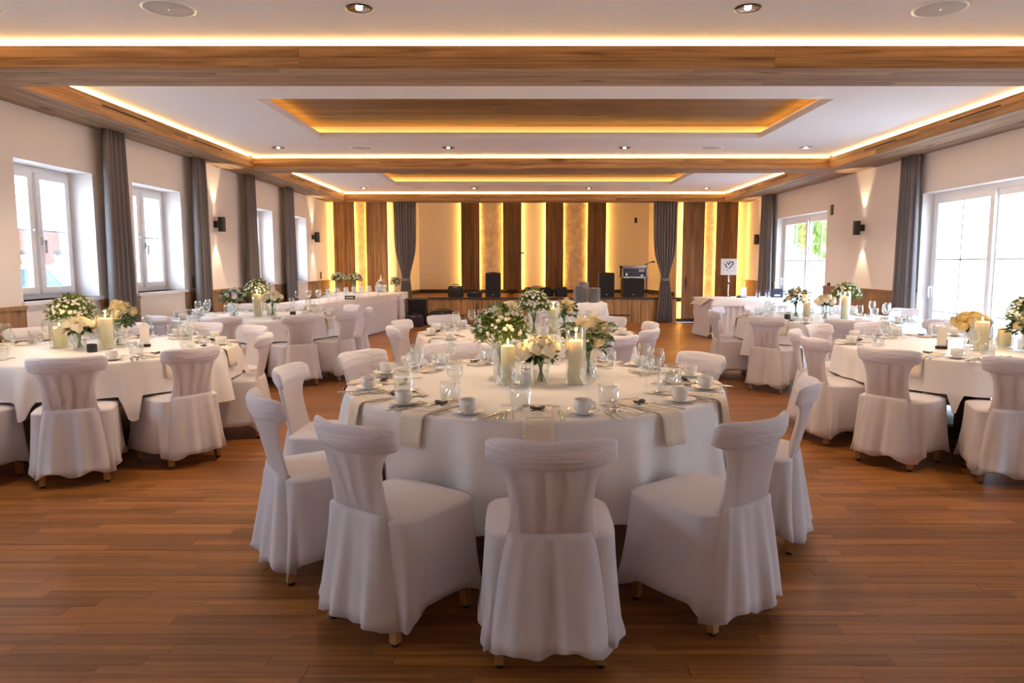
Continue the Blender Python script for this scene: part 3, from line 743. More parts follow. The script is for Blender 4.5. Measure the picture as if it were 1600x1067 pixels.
for i, tk in enumerate(TABLES): round_table(tk, 40+i)

# ------------------------------------------------------------------ tableware prototypes
def p_cup():
    r = empty('coffee_cup', (0,0,0), 0, 'x', 'cup', 'white coffee cups')
    MB().lathe([(.001,.001),(.024,.001),(.025,.004),(.033,.012),(.040,.03),(.041,.062),(.0385,.062),(.037,.03),(.03,.014),(.001,.010)], 24).build('cup_body', 'porcelain', r, True)
    MB().tube([(.039,0,.054),(.056,0,.055),(.064,0,.042),(.060,0,.026),(.050,0,.018),(.037,0,.018)], .0045).build('handle', 'porcelain', r, True)
    return Proto(r)
def p_saucer():
    r = MB().lathe([(.001,.001),(.035,.001),(.04,.003),(.076,.016),(.078,.018),(.074,.018),(.04,.008),(.001,.006)], 28).build('saucer', 'porcelain', None, True)
    tag(r, 'x', 'saucer', 'white saucers'); return Proto(r)
def p_tumbler():
    r = empty('cut_glass_tumbler', (0,0,0), 0, 'x', 'glass', 'cut glass tumblers')
    n = 28; loops = []
    for i, (rad, z) in enumerate([(.036,.0),(.041,.004),(.043,.02),(.0455,.04),(.048,.06),(.049,.078)]):
        loops.append([((rad+(.0034 if (j+i) % 2 else -.0026)*(1 if i > 0 else .3))*math.cos(2*PI*j/n), (rad+(.0034 if (j+i) % 2 else -.0026)*(1 if i > 0 else .3))*math.sin(2*PI*j/n), z) for j in range(n)])
    MB().loft(loops, (True, False)).build('cut_wall', 'cut', r)
    MB().lathe([(.049,.078),(.0505,.105),(.0485,.1055),(.0455,.075),(.0405,.02),(.001,.014)], 28).build('rim', 'glass', r, True)
    return Proto(r)
def p_wine():
    r = empty('wine_glass', (0,0,0), 0, 'x', 'glass', 'stemmed wine glasses')
    MB().lathe([(.001,.002),(.034,.001),(.035,.003),(.01,.006),(.004,.012),(.0035,.03),(.0036,.075),(.006,.085)], 24).build('stem', 'glass', r, True)
    MB().lathe([(.006,.085),(.022,.095),(.036,.115),(.041,.135),(.040,.16),(.033,.20),(.0315,.20),(.038,.16),(.039,.136),(.034,.117),(.02,.098),(.001,.091)], 28).build('bowl', 'glass', r, True)
    return Proto(r)
def strip(m, pts, z, th=.0018):
    """flat cutlery outline: list of (y, halfwidth, dz)"""
    loops = [[(-w_, y, z+dz), (0, y, z+dz+th*1.6), (w_, y, z+dz), (0, y, z+dz-th*.2)] for y, w_, dz in pts]
    return m.loft(loops)
def p_fork():
    r = empty('fork', (0,0,0), 0, 'x', 'fork', 'table forks')
    m = MB(); strip(m, [(-.095,.008,.001),(-.085,.010,.001),(-.04,.005,.002),(.02,.003,.006),(.04,.005,.006),(.055,.012,.003)], .002); m.build('handle', 'steel', r, True)
    m = MB()
    for k in range(4):
        x = -.0102+k*.0068; m.box(x-.0017, x+.0017, .054, .098, .0045, .0065)
    m.build('tines', 'steel', r); return Proto(r)
def p_knife():
    r = empty('knife', (0,0,0), 0, 'x', 'knife', 'table knives')
    strip(MB(), [(-.115,.007,0),(-.10,.010,0),(-.03,.007,0),(-.005,.006,0)], .003, .003).build('handle', 'steel', r, True)
    strip(MB(), [(-.006,.006,0),(.005,.010,0),(.07,.011,0),(.10,.008,0),(.115,.002,0)], .002, .0012).build('blade', 'steel', r, True); return Proto(r)
def p_spoon():
    r = empty('spoon', (0,0,0), 0, 'x', 'spoon', 'table spoons')
    strip(MB(), [(-.09,.009,.001),(-.08,.010,.001),(-.03,.005,.002),(.03,.003,.006),(.045,.004,.005)], .002).build('handle', 'steel', r, True)
    L_ = []
    for s in (1, .8, .5, .05): L_.append([(.0195*s*math.cos(2*PI*j/16), .068+.030*s*math.sin(2*PI*j/16), .010-.0075*(1-s*s)) for j in range(16)])
    MB().loft(L_, (False, True)).build('bowl', 'steel', r, True); return Proto(r)
def p_napkin():
    m = MB(); hw = .072; L_ = []
    path = [(-.36,0,.003),(-.2,0,.003),(-.06,0,.003),(-.018,0,.0032),(.004,0,-.003),(.018,0,-.018),(.0235,0,-.05),(.032,0,-.10),(.041,0,-.145)]
    for i, (y, _, z) in enumerate(path):
        L_.append([(hw*(-1+2*j/8)*(1-.01*i), -y if False else y + (.003*math.sin(j*1.4) if i > 6 else 0), z) for j in range(9)])
    o = m.loft(L_, closed=False).build('napkin', 'napkin', None, True)
    s = o.modifiers.new('solid', 'SOLIDIFY'); s.thickness = .002; s.offset = 1
    tag(o, 'x', 'napkin', 'beige napkins hanging over table edges'); return Proto(o)
def p_card():
    r = empty('menu_card', (0,0,0), 0, 'x', 'menu card', 'menu cards with black bows')
    MB().box(-.052, .052, -.085, .075, 0, .0015).build('paper', 'card', r)
    m = MB()
    for s in (-1, 1):
        L_ = []
        for i in range(7):
            u = i/6; wv = .006+.013*math.sin(PI*min(1, u*1.05))**.7 if u > .05 else .005
            L_.append([(s*.034*u, .062-wv+.003*u, .006+.004*u), (s*.034*u, .062+wv+.003*u, .009+.006*u), (s*.034*u, .062+wv, .014+.006*u), (s*.034*u, .062-wv, .012+.004*u)])
        m.loft(L_)
    m.sphere((0,.062,.010), .008, .009, .007, 8, 5)
    bow = m.build('bow', 'ribbon', r)
    m = MB()
    for s in (-1, 1): m.loft([[(s*.004, .055, .003), (s*.012, .058, .003), (s*.012, .058, .0045), (s*.004, .055, .0045)], [(s*.022, .030, .0025), (s*.032, .036, .0025), (s*.032, .036, .004), (s*.022, .030, .004)]])
    m.build('ribbon_tail', 'ribbon', r)
    m = MB()
    for k in range(5): m.box(-.03+.004*(k % 2), .03-.005*((k+1) % 3), -.06+k*.016, -.0575+k*.016, .0015, .0018)
    m.build('lettering', 'ribbon', r)
    return Proto(r)
PR = dict(cup=p_cup(), saucer=p_saucer(), tumbler=p_tumbler(), wine=p_wine(), fork=p_fork(), knife=p_knife(), spoon=p_spoon(), napkin=p_napkin(), card=p_card())
index_children()
GN = dict(cup='white coffee cups', saucer='white saucers', tumbler='cut glass tumblers', wine='stemmed wine glasses', fork='table forks', knife='table knives', spoon='table spoons', napkin='beige napkins', card='menu cards with bows')
def put(kind, x, y, z, rz, what, where): PR[kind].place((x, y, z), rz, '%s, %s' % (what, where), GN[kind])
def setting(tk, ang, k, full, rd):
    (cx, cy), td = TABLES[tk]; where = '%s place clockwise from camera side, %s' % (ORD[k], td)
    ca, sa = math.cos(ang), math.sin(ang)
    def at(side, rad):   # side: to the sitter's right; rad: distance from table centre
        # sitter looks at the centre: forward = (-ca,-sa); right = (-sa, ca) rotated
        return cx+rad*ca - side*sa, cy+rad*sa + side*ca
    rot = ang+PI/2       # local +Y points to the table centre
    j = lambda s: rd.uniform(-s, s)
    x, y = at(0, TR-.002); PR['napkin'].place((x, y, TZ-.001), ang-PI/2, 'beige napkin over edge, %s' % where, GN['napkin'])
    x, y = at(0, TR-.14); put('card', x, y, TZ+.006, rot+j(.04), 'menu card with bow', where)
    x, y = at(.215+j(.02), .92+j(.02)); put('saucer', x, y, TZ, 0, 'white saucer', where); put('cup', x, y, TZ+.006, rot+j(.8)-.3, 'white coffee cup', where)
    x, y = at(.33+j(.02), .72+j(.02)); put('tumbler', x, y, TZ, j(1), 'cut glass tumbler', where)
    x, y = at(.245+j(.02), .655+j(.02)); put('wine', x, y, TZ, 0, 'stemmed wine glass', where)
    x, y = at(-.115, .93+j(.01)); put('fork', x, y, TZ, rot+j(.05), 'inner silver fork', where)
    x, y = at(.105, .94+j(.01)); put('knife', x, y, TZ, rot+j(.05), 'inner silver knife', where)
    x, y = at(.02, .735+j(.01)); put('spoon', x, y, TZ, rot+PI/2+j(.1), 'dessert spoon above the bow', where)
    if full:
        x, y = at(-.145, .925); put('fork', x, y, TZ, rot+j(.05), 'middle silver fork', where)
        x, y = at(-.175, .94); put('fork', x, y, TZ, rot+j(.05), 'outer silver fork', where)
        x, y = at(.325, .935); put('knife', x, y, TZ, rot+.12+j(.05), 'outer silver knife', where)
        x, y = at(.36, .925); put('spoon', x, y, TZ, rot+.12+j(.05), 'soup spoon beside the saucer', where)
SET_A = {'C1': [-90,-122,-147,-178,149,117,88,57,27,-2,-28,-55], 'C2': [-58+30*k for k in range(12)], 'L1': [-67+33*k for k in range(10)], 'L2': [-50+33*k for k in range(10)], 'R1': [-143+33*k for k in range(10)], 'R2': [-104-34+34*k for k in range(10)]}
for tk, angs in SET_A.items():
    rd = random.Random(len(tk)+ord(tk[0])+ord(tk[1]))
    angs = sorted(angs, key=lambda a: (11-(a+90)) % 360)
    for k, a in enumerate(angs): setting(tk, math.radians(a), k, tk in ('C1', 'L1', 'R1'), rd)

# ------------------------------------------------------------------ candles, shakers, vases with flowers
def candle(name, x, y, dia, h, gd, gh, label, z=TZ):
    r = empty('pillar_candle', (x, y, z+(.006 if gd else 0)), 0, label, 'candle', 'ivory pillar candles')
    rr = dia/2
    MB().lathe([(.001,0),(rr,0),(rr,h-.012),(rr-.005,h-.003),(rr*.6,h),(.001,h-.006)], 28).build('wax', 'wax', r, True)
    MB().tube([(0,0,h-.006),(0,0,h+.010)], .0012).build('wick', 'black', r)
    MB().lathe([(.001,h+.006),(.0045,h+.012),(.0055,h+.018),(.003,h+.029),(.0004,h+.038)], 10).build('flame', 'flame', r, True)
    d = bpy.data.lights.new('candle_light', 'POINT'); d.energy = .55; d.color = (1,.62,.25); d.shadow_soft_size = .008
    lo_ = bpy.data.objects.new('candle_light', d); COL.objects.link(lo_); lo_.parent = r; lo_.location = (0, 0, h+.045)
    if gd:
        g = gd/2
        o = tag(MB().lathe([(.001,.001),(g-.004,.001),(g,.004),(g,gh),(g-.003,gh),(g-.003,.006),(.001,.005)], 36).build('glass_cylinder', 'glass', None, True, loc=(x, y, z)),
            label.replace('short ', '').replace('ivory pillar candle at', 'glass cylinder,').replace(' glass,', ' candle,'), 'glass cylinder', 'glass candle cylinders'); sharp(o)
def leaf(m, p, d, L_, W_, rd):
    d = Vector(d).normalized(); up = Vector((rd.uniform(-.5,.5), rd.uniform(-.5,.5), 1)); a = d.cross(up).normalized(); n = a.cross(d)
    p = Vector(p)
    pts = [p, p+d*L_*.35+a*W_*.5+n*.1*W_, p+d*L_*.7+a*W_*.38, p+d*L_-n*.25*W_, p+d*L_*.7-a*W_*.38, p+d*L_*.35-a*W_*.5+n*.1*W_, p+d*L_*.5-n*.12*W_]
    m.add(pts, [(0,1,6),(1,2,6),(2,3,6),(3,4,6),(4,5,6),(5,0,6)])
def rose_mesh(rd, rad, kind):
    m = MB()
    if kind == 'rose':
        m.sphere((0, 0, 0), rad*.55, rad*.55, rad*.55, 10, 6)
        for ring, (sr, np_, top) in enumerate(((.62, 4, .18), (.78, 5, .50), (.93, 6, .85), (1.08, 7, 1.20))):
            for k in range(np_):
                a0 = 2*PI*(k+.5*(ring % 2))/np_+rd.uniform(-.15,.15); da = 2*PI/np_*.66; rows = []
                for i in range(5):
                    t = i/4; th = 2.3+(top-2.3)*t; rr = rad*sr*(1+(.16 if i == 4 else .03)*(ring > 0)+rd.uniform(-.02,.02)); row = []
                    for j in range(5):
                        u = -1+j/2; a = a0+da*u*(.55+.45*math.sin(PI*(.2+.6*t))); q = th+.22*u*u*t
                        row.append((rr*math.sin(q)*math.cos(a), rr*math.sin(q)*math.sin(a), rr*math.cos(q)))
                    rows.append(row)
                m.loft(rows, closed=False)
    else:
        m.sphere((0, 0, -.1*rad), rad*.55, rad*.55, rad*.5, 10, 6); n = 80
        for k in range(n):
            ct = 1-1.35*(k+.5)/n; th = math.acos(ct); a = k*2.39996; d = Vector((math.sin(th)*math.cos(a), math.sin(th)*math.sin(a), math.cos(th)))
            t1 = Vector((math.cos(th)*math.cos(a), math.cos(th)*math.sin(a), -math.sin(th))); t2 = d.cross(t1); L_ = rad*(.95+.1*rd.random()); wv = rad*(.10+.10*k/n)
            e = (d*.9+t1*.35).normalized(); p0 = d*rad*.4
            m.add([p0, p0+e*L_*.35+t2*wv, e*L_+Vector((0,0,.05*rad)), p0+e*L_*.35-t2*wv, p0+e*L_*.33-d*wv*.5], [(0,1,4),(1,2,4),(2,3,4),(3,0,4)])
    return m
FLOW = {}
rdf = random.Random(5)
for kind, mat, rad in (('rose','petal',.045), ('dahlia','petal',.05), ('dahliaw','petalw',.045), ('rosey','petaly',.05), ('rosew','petalw',.045)):
    FLOW[kind] = [rose_mesh(rdf, rad, 'rose' if kind.startswith('rose') else 'dahlia').mesh(kind, mat, True) for _ in range(2)]
def blossom(m, c, d, r, rd):
    d = Vector(d).normalized(); a = d.orthogonal().normalized(); b = d.cross(a); c = Vector(c)
    for k in range(5):
        t = 2*PI*k/5+rd.uniform(-.2,.2); e = a*math.cos(t)+b*math.sin(t); f_ = a*math.cos(t+.55)+b*math.sin(t+.55); g = a*math.cos(t-.55)+b*math.sin(t-.55)
        m.add([c, c+f_*r*.7+d*r*.45, c+e*r*1.1+d*r*.6, c+g*r*.7+d*r*.45], [(0,1,2,3)])
def vase(x, y, typ, hd, wd, vh, vr0, vr1, label, seed, z=TZ, fcol=None, scale=1.0):
    """typ: bush / rose / dahlia; hd: height of the whole thing, wd: spread"""
    rd = random.Random(seed)
    v = empty('glass_vase', (x, y, z), 0, 'vase with ' + label, 'vase', 'clear glass flower vases')
    sharp(MB().lathe([(.001,.001),(vr0-.003,.001),(vr0,.004),((vr0+vr1)/2*.97,vh*.5),(vr1,vh),(vr1-.003,vh),((vr0+vr1)/2*.97-.003,vh*.5),(vr0-.004,.010),(.001,.008)], 28).build('vase_wall', 'glass', v, True))
    MB().lathe([(.001,.010),(vr0-.004,.010),(vr0*.5+vr1*.5-.006,vh*.5),(.001,vh*.5)], 24).build('water', 'glass', v, True)
    b = empty('bouquet', (x, y, z+.01), 0, label, 'flowers', 'table bouquets')
    heads = []; R_ = wd/2; hz = hd-.01; cz = vh*.95
    nst = {'bush': 14, 'rose': 13, 'dahlia': 13}[typ]
    for k in range(nst):
        u = (k+.5)/nst; a = k*2.39996; rr = math.sqrt(u)
        if typ == 'rose': p = Vector((R_*.80*rr*math.cos(a), R_*.80*rr*math.sin(a), hz-.045-(hz-cz)*.55*rr*rr))
        else: p = Vector((R_*.85*rr*math.cos(a), R_*.85*rr*math.sin(a), hz-.04-(hz-cz)*.55*rr*rr-rd.uniform(0,.05)))
        heads.append(p)
    m = MB()
    for p in heads:
        foot = Vector((-p.x/R_*vr0*.6+rd.uniform(-.01,.01), -p.y/R_*vr0*.6+rd.uniform(-.01,.01), .004)); neck = Vector((p.x/R_*vr1*.6, p.y/R_*vr1*.6, vh*.92))
        m.tube([foot, (foot+neck)/2, neck, (neck+p)/2+Vector((p.x*.1,p.y*.1,.01)), p-Vector((0,0,.012))], .0026, 5)
    m.build('stems', 'stem', b, True)
    lf = MB(); nl = {'bush': 950, 'rose': 46, 'dahlia': 150}[typ]
    for k in range(nl):
        if typ == 'bush':
            a = rd.uniform(0, 2*PI); q = rd.random()**.45; ph_ = rd.uniform(-.35, 1.5)
            d = Vector((math.cos(a)*math.cos(ph_), math.sin(a)*math.cos(ph_), math.sin(ph_)))
            p = Vector((d.x*R_*q*.9, d.y*R_*q*.9, cz+(hz-cz)*.40+d.z*(hz-cz)*.55*q)); L_ = rd.uniform(.026,.052)
        elif typ == 'rose':
            a = rd.uniform(0, 2*PI); d = Vector((math.cos(a), math.sin(a), rd.uniform(-.9,.2))); p = Vector((d.x*vr1*.8, d.y*vr1*.8, cz+rd.uniform(-.01,.05))); L_ = rd.uniform(.045,.065)
        else:
            a = rd.uniform(0, 2*PI); d = Vector((math.cos(a), math.sin(a), rd.uniform(-.6,.6))); q = rd.uniform(.3,.95); p = Vector((d.x*R_*q*.8, d.y*R_*q*.8, cz+rd.uniform(-.02,(hz-cz)*.62))); L_ = rd.uniform(.035,.075)
        leaf(lf, p, d, L_, L_*(.62 if typ == 'bush' else .62), rd)
    tag(lf.build('leaves', 'leaf' if typ == 'bush' else 'leafdark', b, True), kind='stuff')
    if typ == 'bush':
        bl = MB()
        for k in range(190):
            a = rd.uniform(0, 2*PI); ph_ = rd.uniform(-.1, 1.5); d = Vector((math.cos(a)*math.cos(ph_), math.sin(a)*math.cos(ph_), math.sin(ph_)))
            blossom(bl, Vector((d.x*R_*.97, d.y*R_*.97, cz+(hz-cz)*.42+d.z*(hz-cz)*.58)), d, rd.uniform(.011,.018), rd)
        tag(bl.build('blossoms', 'petalw', b), kind='stuff')
    else:
        ms = FLOW[fcol or ('rose' if typ == 'rose' else 'dahlia')]
        for k, p in enumerate(heads):
            if typ == 'dahlia' and k % 5 == 4:
                o = MB().sphere((0,0,0), .012, n=8, m=6).build('bud', 'bud', b, True, loc=p); continue
            o = bpy.data.objects.new('flower', ms[k % 2]); COL.objects.link(o); o.parent = b; o.location = p
            dx, dy = p.x/R_, p.y/R_; sz = (.86 if typ == 'rose' else rd.uniform(.78,1.0))*scale
            o.scale = (sz, sz, sz); o.rotation_euler = (-dy*.8, dx*.8, rd.uniform(0,6))
    return b
def shaker(x, y, label):
    r = empty('sugar_shaker', (x, y, TZ), 0, label, 'shaker', 'glass sugar shakers')
    sharp(MB().lathe([(.001,.001),(.032,.001),(.034,.004),(.026,.08),(.026,.125),(.024,.125),(.024,.08),(.031,.006),(.001,.005)], 24).build('shaker_glass', 'glass', r, True))
    MB().lathe([(.001,.006),(.0305,.006),(.0245,.075),(.001,.075)], 20).build('sugar', 'salt', r, True)
    MB().lathe([(.0265,.08),(.0275,.083),(.0275,.092),(.0265,.095)], 24).build('collar', 'chrome', r, True)
    MB().tube([(0,0,.07),(0,0,.135)], .0035).build('spout', 'chrome', r)
def card_holder(x, y, rz, label):
    r = empty('number_card', (x, y, TZ), rz, label, 'card', 'table number cards')
    MB().box(-.04, .04, -.018, .018, 0, .022).build('clip_base', 'black', r)
    MB().box(-.035, .035, -.002, .002, .018, .17).build('paper', 'card', r)
def black_pot(x, y, label):
    r = empty('black_pot', (x, y, TZ), 0, label, 'pot', 'small black pots')
    MB().lathe([(.001,.001),(.034,.001),(.036,.004),(.036,.06),(.033,.06),(.033,.008),(.001,.006)], 20).build('pot_wall', 'blackmetal', r)
# front centre table
candle('c', .30, 4.03, .085, .245, .115, .33, 'ivory pillar candle at the taller glass, front centre table')
candle('c', -.08, 4.03, .08, .215, .145, .245, 'ivory pillar candle at the wider glass, front centre table')
vase(.105, 4.05, 'rose', .295, .23, .15, .042, .060, 'dome of cream roses on the front centre table', 1)
vase(-.13, 4.30, 'bush', .42, .33, .17, .045, .055, 'leafy bunch of tiny white blossoms on the front centre table', 2)
vase(.40, 4.36, 'dahlia', .40, .34, .18, .045, .058, 'loose cream dahlias on the front centre table', 3)
shaker(.02, 3.96, 'glass sugar shaker on the front centre table')
# window side, front table
candle('c', -3.30, 5.72, .10, .24, .13, .31, 'ivory pillar candle at the tall glass, front table by the windows')
candle('c', -3.72, 5.80, .10, .16, .15, .18, 'short ivory pillar candle at the low glass, front table by the windows')
vase(-3.48, 5.66, 'rose', .28, .28, .15, .045, .062, 'dome of cream roses on the front table by the windows', 4)
vase(-3.80, 6.10, 'bush', .40, .38, .16, .05, .06, 'leafy bunch of tiny white blossoms on the front table by the windows', 6)
vase(-3.37, 6.02, 'dahlia', .40, .32, .17, .045, .058, 'loose cream dahlias on the front table by the windows', 7)
card_holder(-3.07, 5.86, .25, 'upright cream card in black clip, front table by the windows')
black_pot(-3.30, 5.52, 'small black pot on the front table by the windows')
# terrace side, front table
candle('c', 3.58, 5.62, .105, .22, .155, .25, 'ivory pillar candle at the front glass, front table by the terrace doors')
candle('c', 3.92, 5.86, .10, .15, .13, .17, 'short ivory pillar candle at the rear glass, front table by the terrace doors')
vase(3.90, 5.58, 'dahlia', .34, .30, .16, .05, .058, 'loose cream dahlias on the front table by the terrace doors', 8)
vase(3.70, 5.95, 'rose', .30, .32, .15, .045, .06, 'dome of golden cream roses on the front table by the terrace doors', 9, fcol='rosey')
vase(4.18, 5.95, 'bush', .40, .34, .16, .05, .06, 'leafy bunch of tiny white blossoms on the front table by the terrace doors', 10)
card_holder(3.33, 5.72, -.3, 'upright cream card in black clip, front table by the terrace doors')
black_pot(3.42, 5.86, 'small black pot on the front table by the terrace doors')
# rear centre table
candle('c', .30, 6.95, .08, .24, .115, .31, 'ivory pillar candle at the tall glass, rear centre table')
candle('c', -.38, 7.15, .08, .18, .13, .22, 'ivory pillar candle at the low glass, rear centre table')
vase(.11, 6.86, 'bush', .42, .30, .19, .045, .055, 'leafy bunch of tiny white blossoms on the rear centre table', 11)
vase(-.12, 7.12, 'rose', .33, .28, .17, .045, .06, 'dome of cream roses on the rear centre table', 12)
vase(.42, 7.25, 'dahlia', .36, .30, .17, .045, .058, 'loose cream dahlias on the rear centre table', 13)
shaker(.20, 6.80, 'glass sugar shaker on the rear centre table')
# window side, rear table
candle('c', -3.40, 9.30, .09, .28, .13, .35, 'ivory pillar candle at the tall glass, rear table by the windows')
candle('c', -3.29, 9.46, .09, .17, .12, .2, 'short ivory pillar candle at the low glass, rear table by the windows')
vase(-3.63, 9.12, 'dahlia', .42, .32, .22, .05, .06, 'loose white dahlias on the rear table by the windows', 14, fcol='dahliaw')
vase(-3.50, 9.62, 'bush', .46, .36, .2, .05, .06, 'leafy bunch of tiny white blossoms on the rear table by the windows', 15)
vase(-3.20, 9.28, 'rose', .35, .30, .2, .045, .06, 'dome of ivory roses on the rear table by the windows', 16)
black_pot(-2.95, 9.30, 'small black pot on the rear table by the windows')
# terrace side, rear table
candle('c', 3.48, 8.85, .08, .20, .13, .26, 'ivory pillar candle at the lower glass, rear table by the terrace doors')
candle('c', 3.92, 8.80, .085, .27, .13, .33, 'ivory pillar candle at the tall glass, rear table by the terrace doors')
vase(3.42, 9.05, 'dahlia', .44, .34, .2, .045, .058, 'loose cream dahlias on the rear table by the terrace doors', 17)
vase(3.68, 8.78, 'rose', .32, .28, .18, .045, .058, 'dome of cream roses on the rear table by the terrace doors', 18)
vase(4.06, 9.08, 'bush', .42, .36, .2, .05, .06, 'leafy bunch of tiny white blossoms on the rear table by the terrace doors', 19)
black_pot(3.22, 8.78, 'small black pot on the rear table by the terrace doors')

# ------------------------------------------------------------------ buffet tables
def buffet(pts, z, label, lip=.14, ztop=None):
    """skirted table: pts go round the top (counter-clockwise)"""
    cx = sum(p[0] for p in pts)/len(pts); cy = sum(p[1] for p in pts)/len(pts)
    r = empty('buffet_table', (cx, cy, 0), 0, label, 'table', 'white skirted side tables')
    P = [(a-cx, b-cy) for a, b in pts]
    def ring(grow, z_): 
        out_ = []
        for a, b in P:
            l = math.hypot(a, b); out_.append((a*(1+grow/l), b*(1+grow/l), z_))
        return out_
    MB().loft([ring(-.03, z-.03), ring(-.03, z-.004)]).build('table_top', 'darkwood', r)
    def edge_pts(grow, step, amp, z_, per):
        out_ = []; Q = ring(grow, z_)
        for i in range(len(Q)):
            a, b = Vector(Q[i]), Vector(Q[(i+1) % len(Q)]); d = b-a; n = max(2, int(d.length/step)); nn = Vector((d.y, -d.x, 0)).normalized()
            for k in range(n): out_.append(tuple(a+d*k/n + nn*amp*math.sin(2*PI*k/per)))
        return out_
    MB().loft([edge_pts(-.02, .02, .008, z-.02, 6), edge_pts(-.012, .02, .018, z-.3, 6), edge_pts(.0, .02, .024, .02, 6)], (False, False)).build('table_skirt', 'skirt', r, True)
    c = empty('table_cover', (cx, cy, 0), 0, label.replace('skirted table', 'linen cover on the skirted table'), 'tablecloth', 'linen covers on side tables')
    def low(i, k): return 0
    lp = edge_pts(.05, .05, .010, z-lip, 9)
    MB().loft([[(x*.02, y*.02, z+.002) for x, y, _ in edge_pts(.0, .05, 0, z, 9)], edge_pts(.0, .05, 0, z+.002, 9), edge_pts(.025, .05, 0, z-.008, 9), lp], (True, False)).build('linen', 'cloth', c, True)
    return r
BZ = .76
buffet([(-3.40,12.0), (-2.78,16.1), (-3.55,16.22), (-4.17,12.12)], BZ, 'long white skirted table with upturned glasses by the window wall')
buffet([(-4.52,16.42), (-2.74,16.42), (-2.74,17.25), (-4.52,17.25)], BZ, 'white skirted table with vases along the end wall')
buffet([(3.62,13.75), (5.2,13.95), (5.06,14.85), (3.45,14.65)], BZ, 'white skirted table carrying the square sign')
buffet([(.15,12.2), (1.42,12.2), (1.42,13.0), (.15,13.0)], BZ, 'white skirted table carrying stacked grey plates', lip=.22)
# glasses on the long table
rd = random.Random(77)
k = 0
for i in range(9):
    for j in range(3):
        t = .04+i*.105; bx = -3.50+.62*t - j*.17; by = 12.2+3.8*t
        k += 1
        o = dup(PR['wine'].root, (bx+rd.uniform(-.02,.02), by+rd.uniform(-.03,.03), BZ+.002), 0, 'wine glass in row %s, %s from aisle, on the long skirted table' % (ORD[i], ORD[j]), 'glasses on the long table')
def bottle(x, y, lab):
    r = empty('water_bottle', (x, y, BZ+.002), 0, lab, 'bottle', 'clear bottles on the long table')
    MB().lathe([(.001,.001),(.036,.001),(.038,.005),(.038,.15),(.03,.19),(.014,.22),(.013,.27),(.001,.27)], 20).build('bottle_glass', 'glass', r, True)
    MB().lathe([(.015,.262),(.015,.285),(.001,.286)], 14).build('cap', 'chrome', r)
bottle(-3.10, 13.6, 'clear bottle beside the small black sign'); bottle(-2.98, 14.9, 'clear bottle near the stage end of the long table')
r = tag(empty('table_sign', (-3.22, 13.55, BZ+.002), .1), 'small black sign block on the long skirted table', 'sign')
MB().box(-.09, .09, -.02, .02, 0, .07).build('sign_block', 'black', r); MB().box(-.07, .07, -.0215, -.02, .02, .05).build('sign_label', 'plate', r)
vase(-4.22, 16.7, 'bush', .46, .34, .22, .05, .06, 'green bunch beside the window wall on the end table', 31, z=BZ+.002)
vase(-3.86, 16.75, 'bush', .44, .36, .22, .05, .06, 'green bunch in the middle of the end table', 32, z=BZ+.002)
vase(-2.92, 16.75, 'dahlia', .42, .26, .2, .045, .055, 'white dahlias beside the drinks dispenser', 33, z=BZ+.002, fcol='dahliaw')
r = tag(empty('drinks_dispenser', (-3.25, 16.75, BZ+.002), 0), 'glass drinks dispenser with pointed lid on the end table', 'dispenser')
sharp(MB().lathe([(.001,.002),(.11,.002),(.125,.03),(.13,.12),(.12,.2),(.09,.245),(.08,.26),(.077,.26),(.115,.2),(.126,.12),(.12,.03),(.001,.01)], 28).build('jar', 'glass', r, True))
MB().lathe([(.001,.012),(.115,.03),(.122,.12),(.115,.18),(.001,.185)], 24).build('drink', 'porcelain', r, True)
MB().lathe([(.09,.26),(.09,.275),(.05,.31),(.02,.33),(.018,.36),(.004,.42),(.001,.42)], 20).build('lid', 'chrome', r, True)
MB().tube([(0,-.125,.05),(0,-.165,.05),(0,-.17,.03)], .012).build('tap', 'chrome', r)
# stacked plates
pl = tag(MB().lathe([(.001,.0),(.06,.0),(.065,.003),(.112,.012),(.115,.0145),(.109,.0145),(.06,.006),(.001,.005)], 28).build('dinner_plate', 'plate', None, True), 'x', 'plate', 'stacked grey plates')
PP = Proto(pl)
for sx, sy, n, nm in ((.98, 12.42, 20, 'middle stack'), (1.06, 12.72, 24, 'tallest rear stack'), (1.23, 12.45, 17, 'stack at the table end')):
    for k in range(n):
        PP.place((sx+random.uniform(-.002,.002), sy+random.uniform(-.002,.002), BZ+.003+k*.0145), 0, 'grey dinner plate in the %s on the skirted table' % nm, 'stacked grey plates')
# sign with the heart emblem
r = tag(empty('square_sign', (4.10, 14.45, BZ+.002), -.12), 'white square sign with dark heart emblem on chrome pole', 'sign')
MB().lathe([(.001,0),(.10,0),(.10,.012),(.02,.018),(.001,.018)], 24).build('foot_plate', 'chrome', r, True)
MB().tube([(0,0,.015),(0,0,.44)], .012, 10).build('pole', 'chrome', r, True)
MB().tube([(0,0,.25),(0,0,.30)], .016, 10).build('pole_joint', 'blackmetal', r, True)
MB().box(-.155, .155, -.035, .035, .44, .76).build('sign_box', 'white', r)
def stroke(pts, wv): 
    m = MB()
    for a, b in zip(pts, pts[1:]):
        a, b = Vector((a[0], 0, a[1])), Vector((b[0], 0, b[1])); d = (b-a).normalized(); n = Vector((-d.z, 0, d.x))*wv; e = d*wv*.6
        q = [a-e+n, b+e+n, b+e-n, a-e-n]; m.add([(p.x, y, p.z) for y in (-.0385, -.035) for p in q], [(0,1,2,3),(7,6,5,4),(0,4,5,1),(1,5,6,2),(2,6,7,3),(3,7,4,0)])
    return m
em = MB()
for pts in ([(-.085,.66),(-.045,.585)], [(-.04,.69),(-.012,.645),(.03,.69),(.06,.70),(.078,.68),(.072,.65),(.0,.57)]):
    s = stroke(pts, .009); em.add(s.v, s.f)
